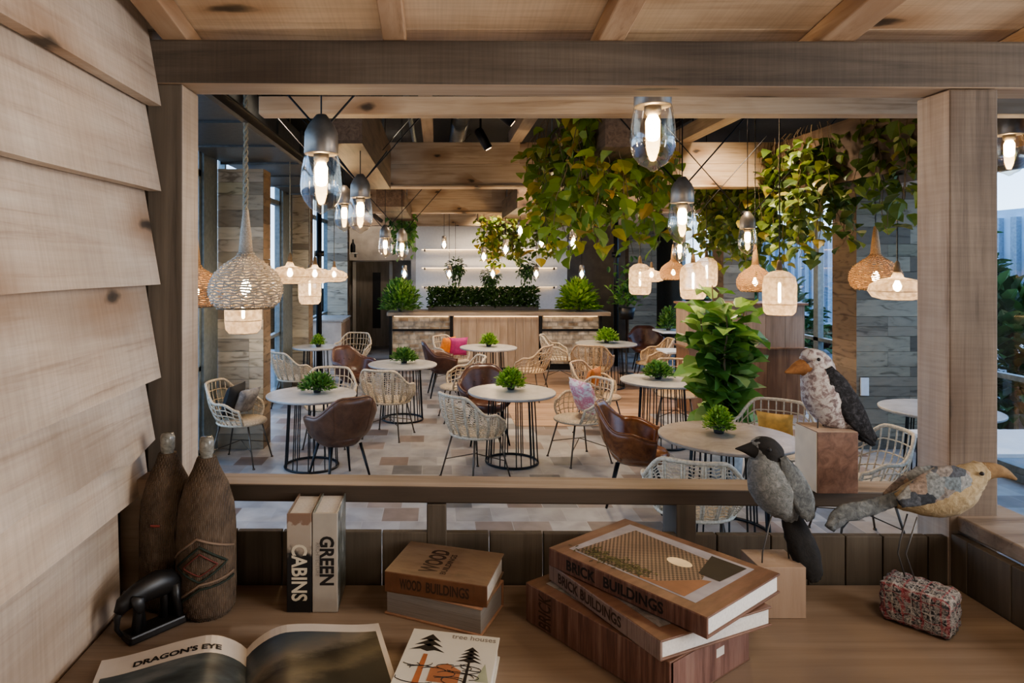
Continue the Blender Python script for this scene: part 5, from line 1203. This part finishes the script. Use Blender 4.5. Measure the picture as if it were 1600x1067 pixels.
# birds
def bird(name, dd, foot, label, body, mats, beak, wing, tail, legs, eye, flip=1, bulge=.8):
    """all outlines given as (px,py,radius px) measured at distance dd, turned into metres"""
    k = dd/F; o0 = P(foot[0],foot[1],dd); r = empty(name, o0, label, 'bird figurine')
    def q(px,py,off=0): v = P(px,py,dd)-o0; v.y += off; return v
    def interp(lst, n=4):
        out = []
        for i in range(len(lst)-1):
            p0 = lst[max(0,i-1)]; p1 = lst[i]; p2 = lst[i+1]; p3 = lst[min(len(lst)-1,i+2)]
            for t in range(n):
                u = t/n; out.append(tuple(.5*((2*b)+(-a+c)*u+(2*a-5*b+4*c-d_)*u*u+(-a+3*b-3*c+d_)*u**3) for a,b,c,d_ in zip(p0,p1,p2,p3)))
        out.append(tuple(lst[-1])); return out
    def loft(lst, mat, nm, side=.8, off=0, par=r, seed=0, rough=.0):
        mb = MB(); kk = random.Random(seed); sp_ = [(q(a,b,off), max(.3,c)*k, max(.3,c)*k*side) for a,b,c in interp(lst)]
        mb.spine(sp_, 20)
        if rough: mb.v = [(x+kk.gauss(0,rough),y+kk.gauss(0,rough),z+kk.gauss(0,rough)) for x,y,z in mb.v]
        return mb.build(nm, mat, par, True)
    loft(body, mats[0], 'body', bulge, rough=.0009)
    loft(beak, mats[1], 'beak', .75)
    loft(wing, mats[2], 'wing', .35, -max(b[2] for b in body)*k*bulge*.72, rough=.0009)
    loft([(a+(foot[0]-a)*.12,b+5,c*.72) for a,b,c in wing], mats[2], 'wing', .35, max(b[2] for b in body)*k*bulge*.72, rough=.0009)
    loft(tail, mats[3], 'tail', .45, rough=.0012)
    for i, lg in enumerate(legs):
        MB().tube([q(a,b,(-.01 if i == 0 else .012)) for a,b in lg], .0016, 6).build('leg', mats[4], r, True)
    mb = MB(); eo = eye[2]*k
    mb.lathe([(.0005,-.004),(.0035,-.0025),(.0045,0),(.0035,.0025),(.0005,.004)],12); rt = Matrix.Rotation(PI/2,4,'X'); c = q(eye[0],eye[1],-eo); mb.v = [tuple((rt @ Vector(p))+c) for p in mb.v]; mb.build('eye', M['ink'], r, True)
    if len(eye) > 3:
        cap = loft(eye[3], mats[5], 'head_cover', .95)
    return r
f1 = mottled('white_wine_fabric', [(.36,.35,.34),(.48,.46,.45),(.22,.17,.17),(.07,.065,.07)], 70, .95, .8)
f1b = mottled('rust_suede', [(.16,.07,.025),(.28,.13,.045)], 60, .8, .3)
f1c = mottled('black_bird_fabric', [(.006,.006,.008),(.014,.014,.017),(.06,.06,.07)], 90, .95, .9)
f2 = mottled('grey_tweed', [(.09,.10,.10),(.17,.18,.18),(.27,.28,.28)], 110, .95, .9)
f2b = mottled('black_cloth', [(.008,.008,.009),(.02,.018,.017)], 60, .9, .4)
f2c = mottled('mid_grey_felt', [(.05,.055,.06),(.11,.12,.125),(.19,.2,.2)], 60, .95, .9)
f3 = mottled('straw_fabric', [(.19,.14,.08),(.29,.225,.135),(.38,.31,.20)], 60, .95, .8)
f3b = mottled('ochre_suede', [(.13,.075,.03),(.23,.14,.06)], 60, .85, .4)
wirem = plain('grey_wire', (.10,.095,.09), .5, .5)
bird('bird_figurine', 1.65, (1272,668), 'white and black fabric bird with rust beak standing on the upright rail block',
     [(1252,558,6),(1262,560,17),(1275,570,24),(1280,592,28),(1286,615,33),(1300,640,29),(1322,662,17),(1340,676,9)],
     [f1,f1b,f1c,f1c,wirem,f1b], [(1272,577,20),(1252,574,13),(1236,579,6),(1226,582,1.5)], [(1284,572,6),(1298,600,17),(1318,635,19),(1342,668,11),(1356,684,4)],
     [(1312,648,15),(1335,668,13),(1352,682,9),(1366,694,5)], [[(1275,640),(1274,668)],[(1296,645),(1290,668)]], (1269,559,18), bulge=.75)
bird('bird_figurine', 1.49, (1214,882), 'grey tweed bird with black head standing on the desk block behind the brick books',
     [(1174,697,7),(1184,698,16),(1194,708,23),(1198,728,30),(1206,754,37),(1220,780,33),(1232,800,19),(1238,812,10)],
     [f2,f2b,f2c,f2b,wirem,f2b], [(1188,703,16),(1175,702,12),(1162,701,6),(1149,701,1)], [(1212,708,5),(1226,738,16),(1240,770,19),(1250,795,12),(1252,806,4)],
     [(1232,795,12),(1242,825,19),(1256,860,22),(1268,890,18),(1274,908,8)], [[(1204,795),(1188,860),(1187,884)],[(1226,800),(1234,850),(1238,884)]], (1192,697,21,[(1176,694,5),(1184,695,14),(1196,702,21),(1204,714,22),(1210,724,14)]), bulge=.8)
bird('bird_figurine', 1.44, (1424,903), 'straw coloured patchwork bird with long ochre beak standing on the tartan block',
     [(1546,738,8),(1538,738,15),(1528,740,19),(1512,750,26),(1490,766,34),(1458,774,34),(1425,778,24),(1398,782,12)],
     [f3,f3b,plaid('plaid_patches'),f2c,wirem,f3], [(1534,737,15),(1552,735,12),(1570,739,8),(1588,749,2)], [(1500,742,10),(1478,745,24),(1450,752,27),(1420,764,20),(1392,778,9)],
     [(1412,776,12),(1380,786,12),(1348,796,13),(1315,804,14),(1296,826,8)], [[(1428,805),(1410,862),(1425,905)],[(1424,806),(1412,850),(1409,868),(1420,905)]], (1519,734,19), bulge=.8)
TB.location = (P(1437,0,1.437).x,1.437,pz+.044)

# ------------------------------------------------------------------ lights
def area(x,y,z,sx,sy,pw,c,rot=(0,0,0)):
    l = bpy.data.lights.new('ceiling_light','AREA'); l.shape='RECTANGLE'; l.size=sx; l.size_y=sy; l.energy=pw; l.color=c
    o = bpy.data.objects.new('ceiling_light', l); COL.objects.link(o); o.location=(x,y,z); o.rotation_euler=rot; return o
def spotl(x,y,z,pw,c,tx,ty,tz,ang=1.6,rad=.12):
    l = bpy.data.lights.new('spot_light','SPOT'); l.energy=pw; l.color=c; l.spot_size=ang; l.spot_blend=.8; l.shadow_soft_size=rad
    o = bpy.data.objects.new('spot_light', l); COL.objects.link(o); o.location=(x,y,z); o.rotation_euler=(Vector((tx,ty,tz))-Vector((x,y,z))).to_track_quat('-Z','Y').to_euler(); return o
WARM = (1,.80,.60)
for x,y in ((-1.0,5.3),(1.0,8.2),(2.9,6.6),(-.6,9.6),(2.6,10.2),(1.2,12.0),(4.6,8.6)): spotl(x,y,3.75,170,WARM,x,y,0,2.3)
area(2.7,.1,2.3,1.6,1.0,46,(1,.93,.85),(0,math.radians(78),0))  # added fill right of the hut, brightens the left wall
area(.2,-1.2,1.5,1.6,.5,7,(1,.90,.78),(math.radians(140),0,0))  # added low fill behind the camera, for roof boards and beam fronts
area(.3,.22,1.45,1.5,.3,9,(1,.90,.78),(math.radians(180),0,0))  # unseen upward fill below the frame, added to brighten the roof boards
spotl(.9,.6,2.72,14,(1,.82,.62),.6,1.2,1.3,1.7)

spotl(1.2,14.3,3.0,60,(1,.78,.55),1.2,15.5,1.9,2.4)

spotl(-1.5,14.6,3.6,70,(1,.84,.68),-1.6,17,1.2,1.6)  # spot added to brighten the far door and its wall
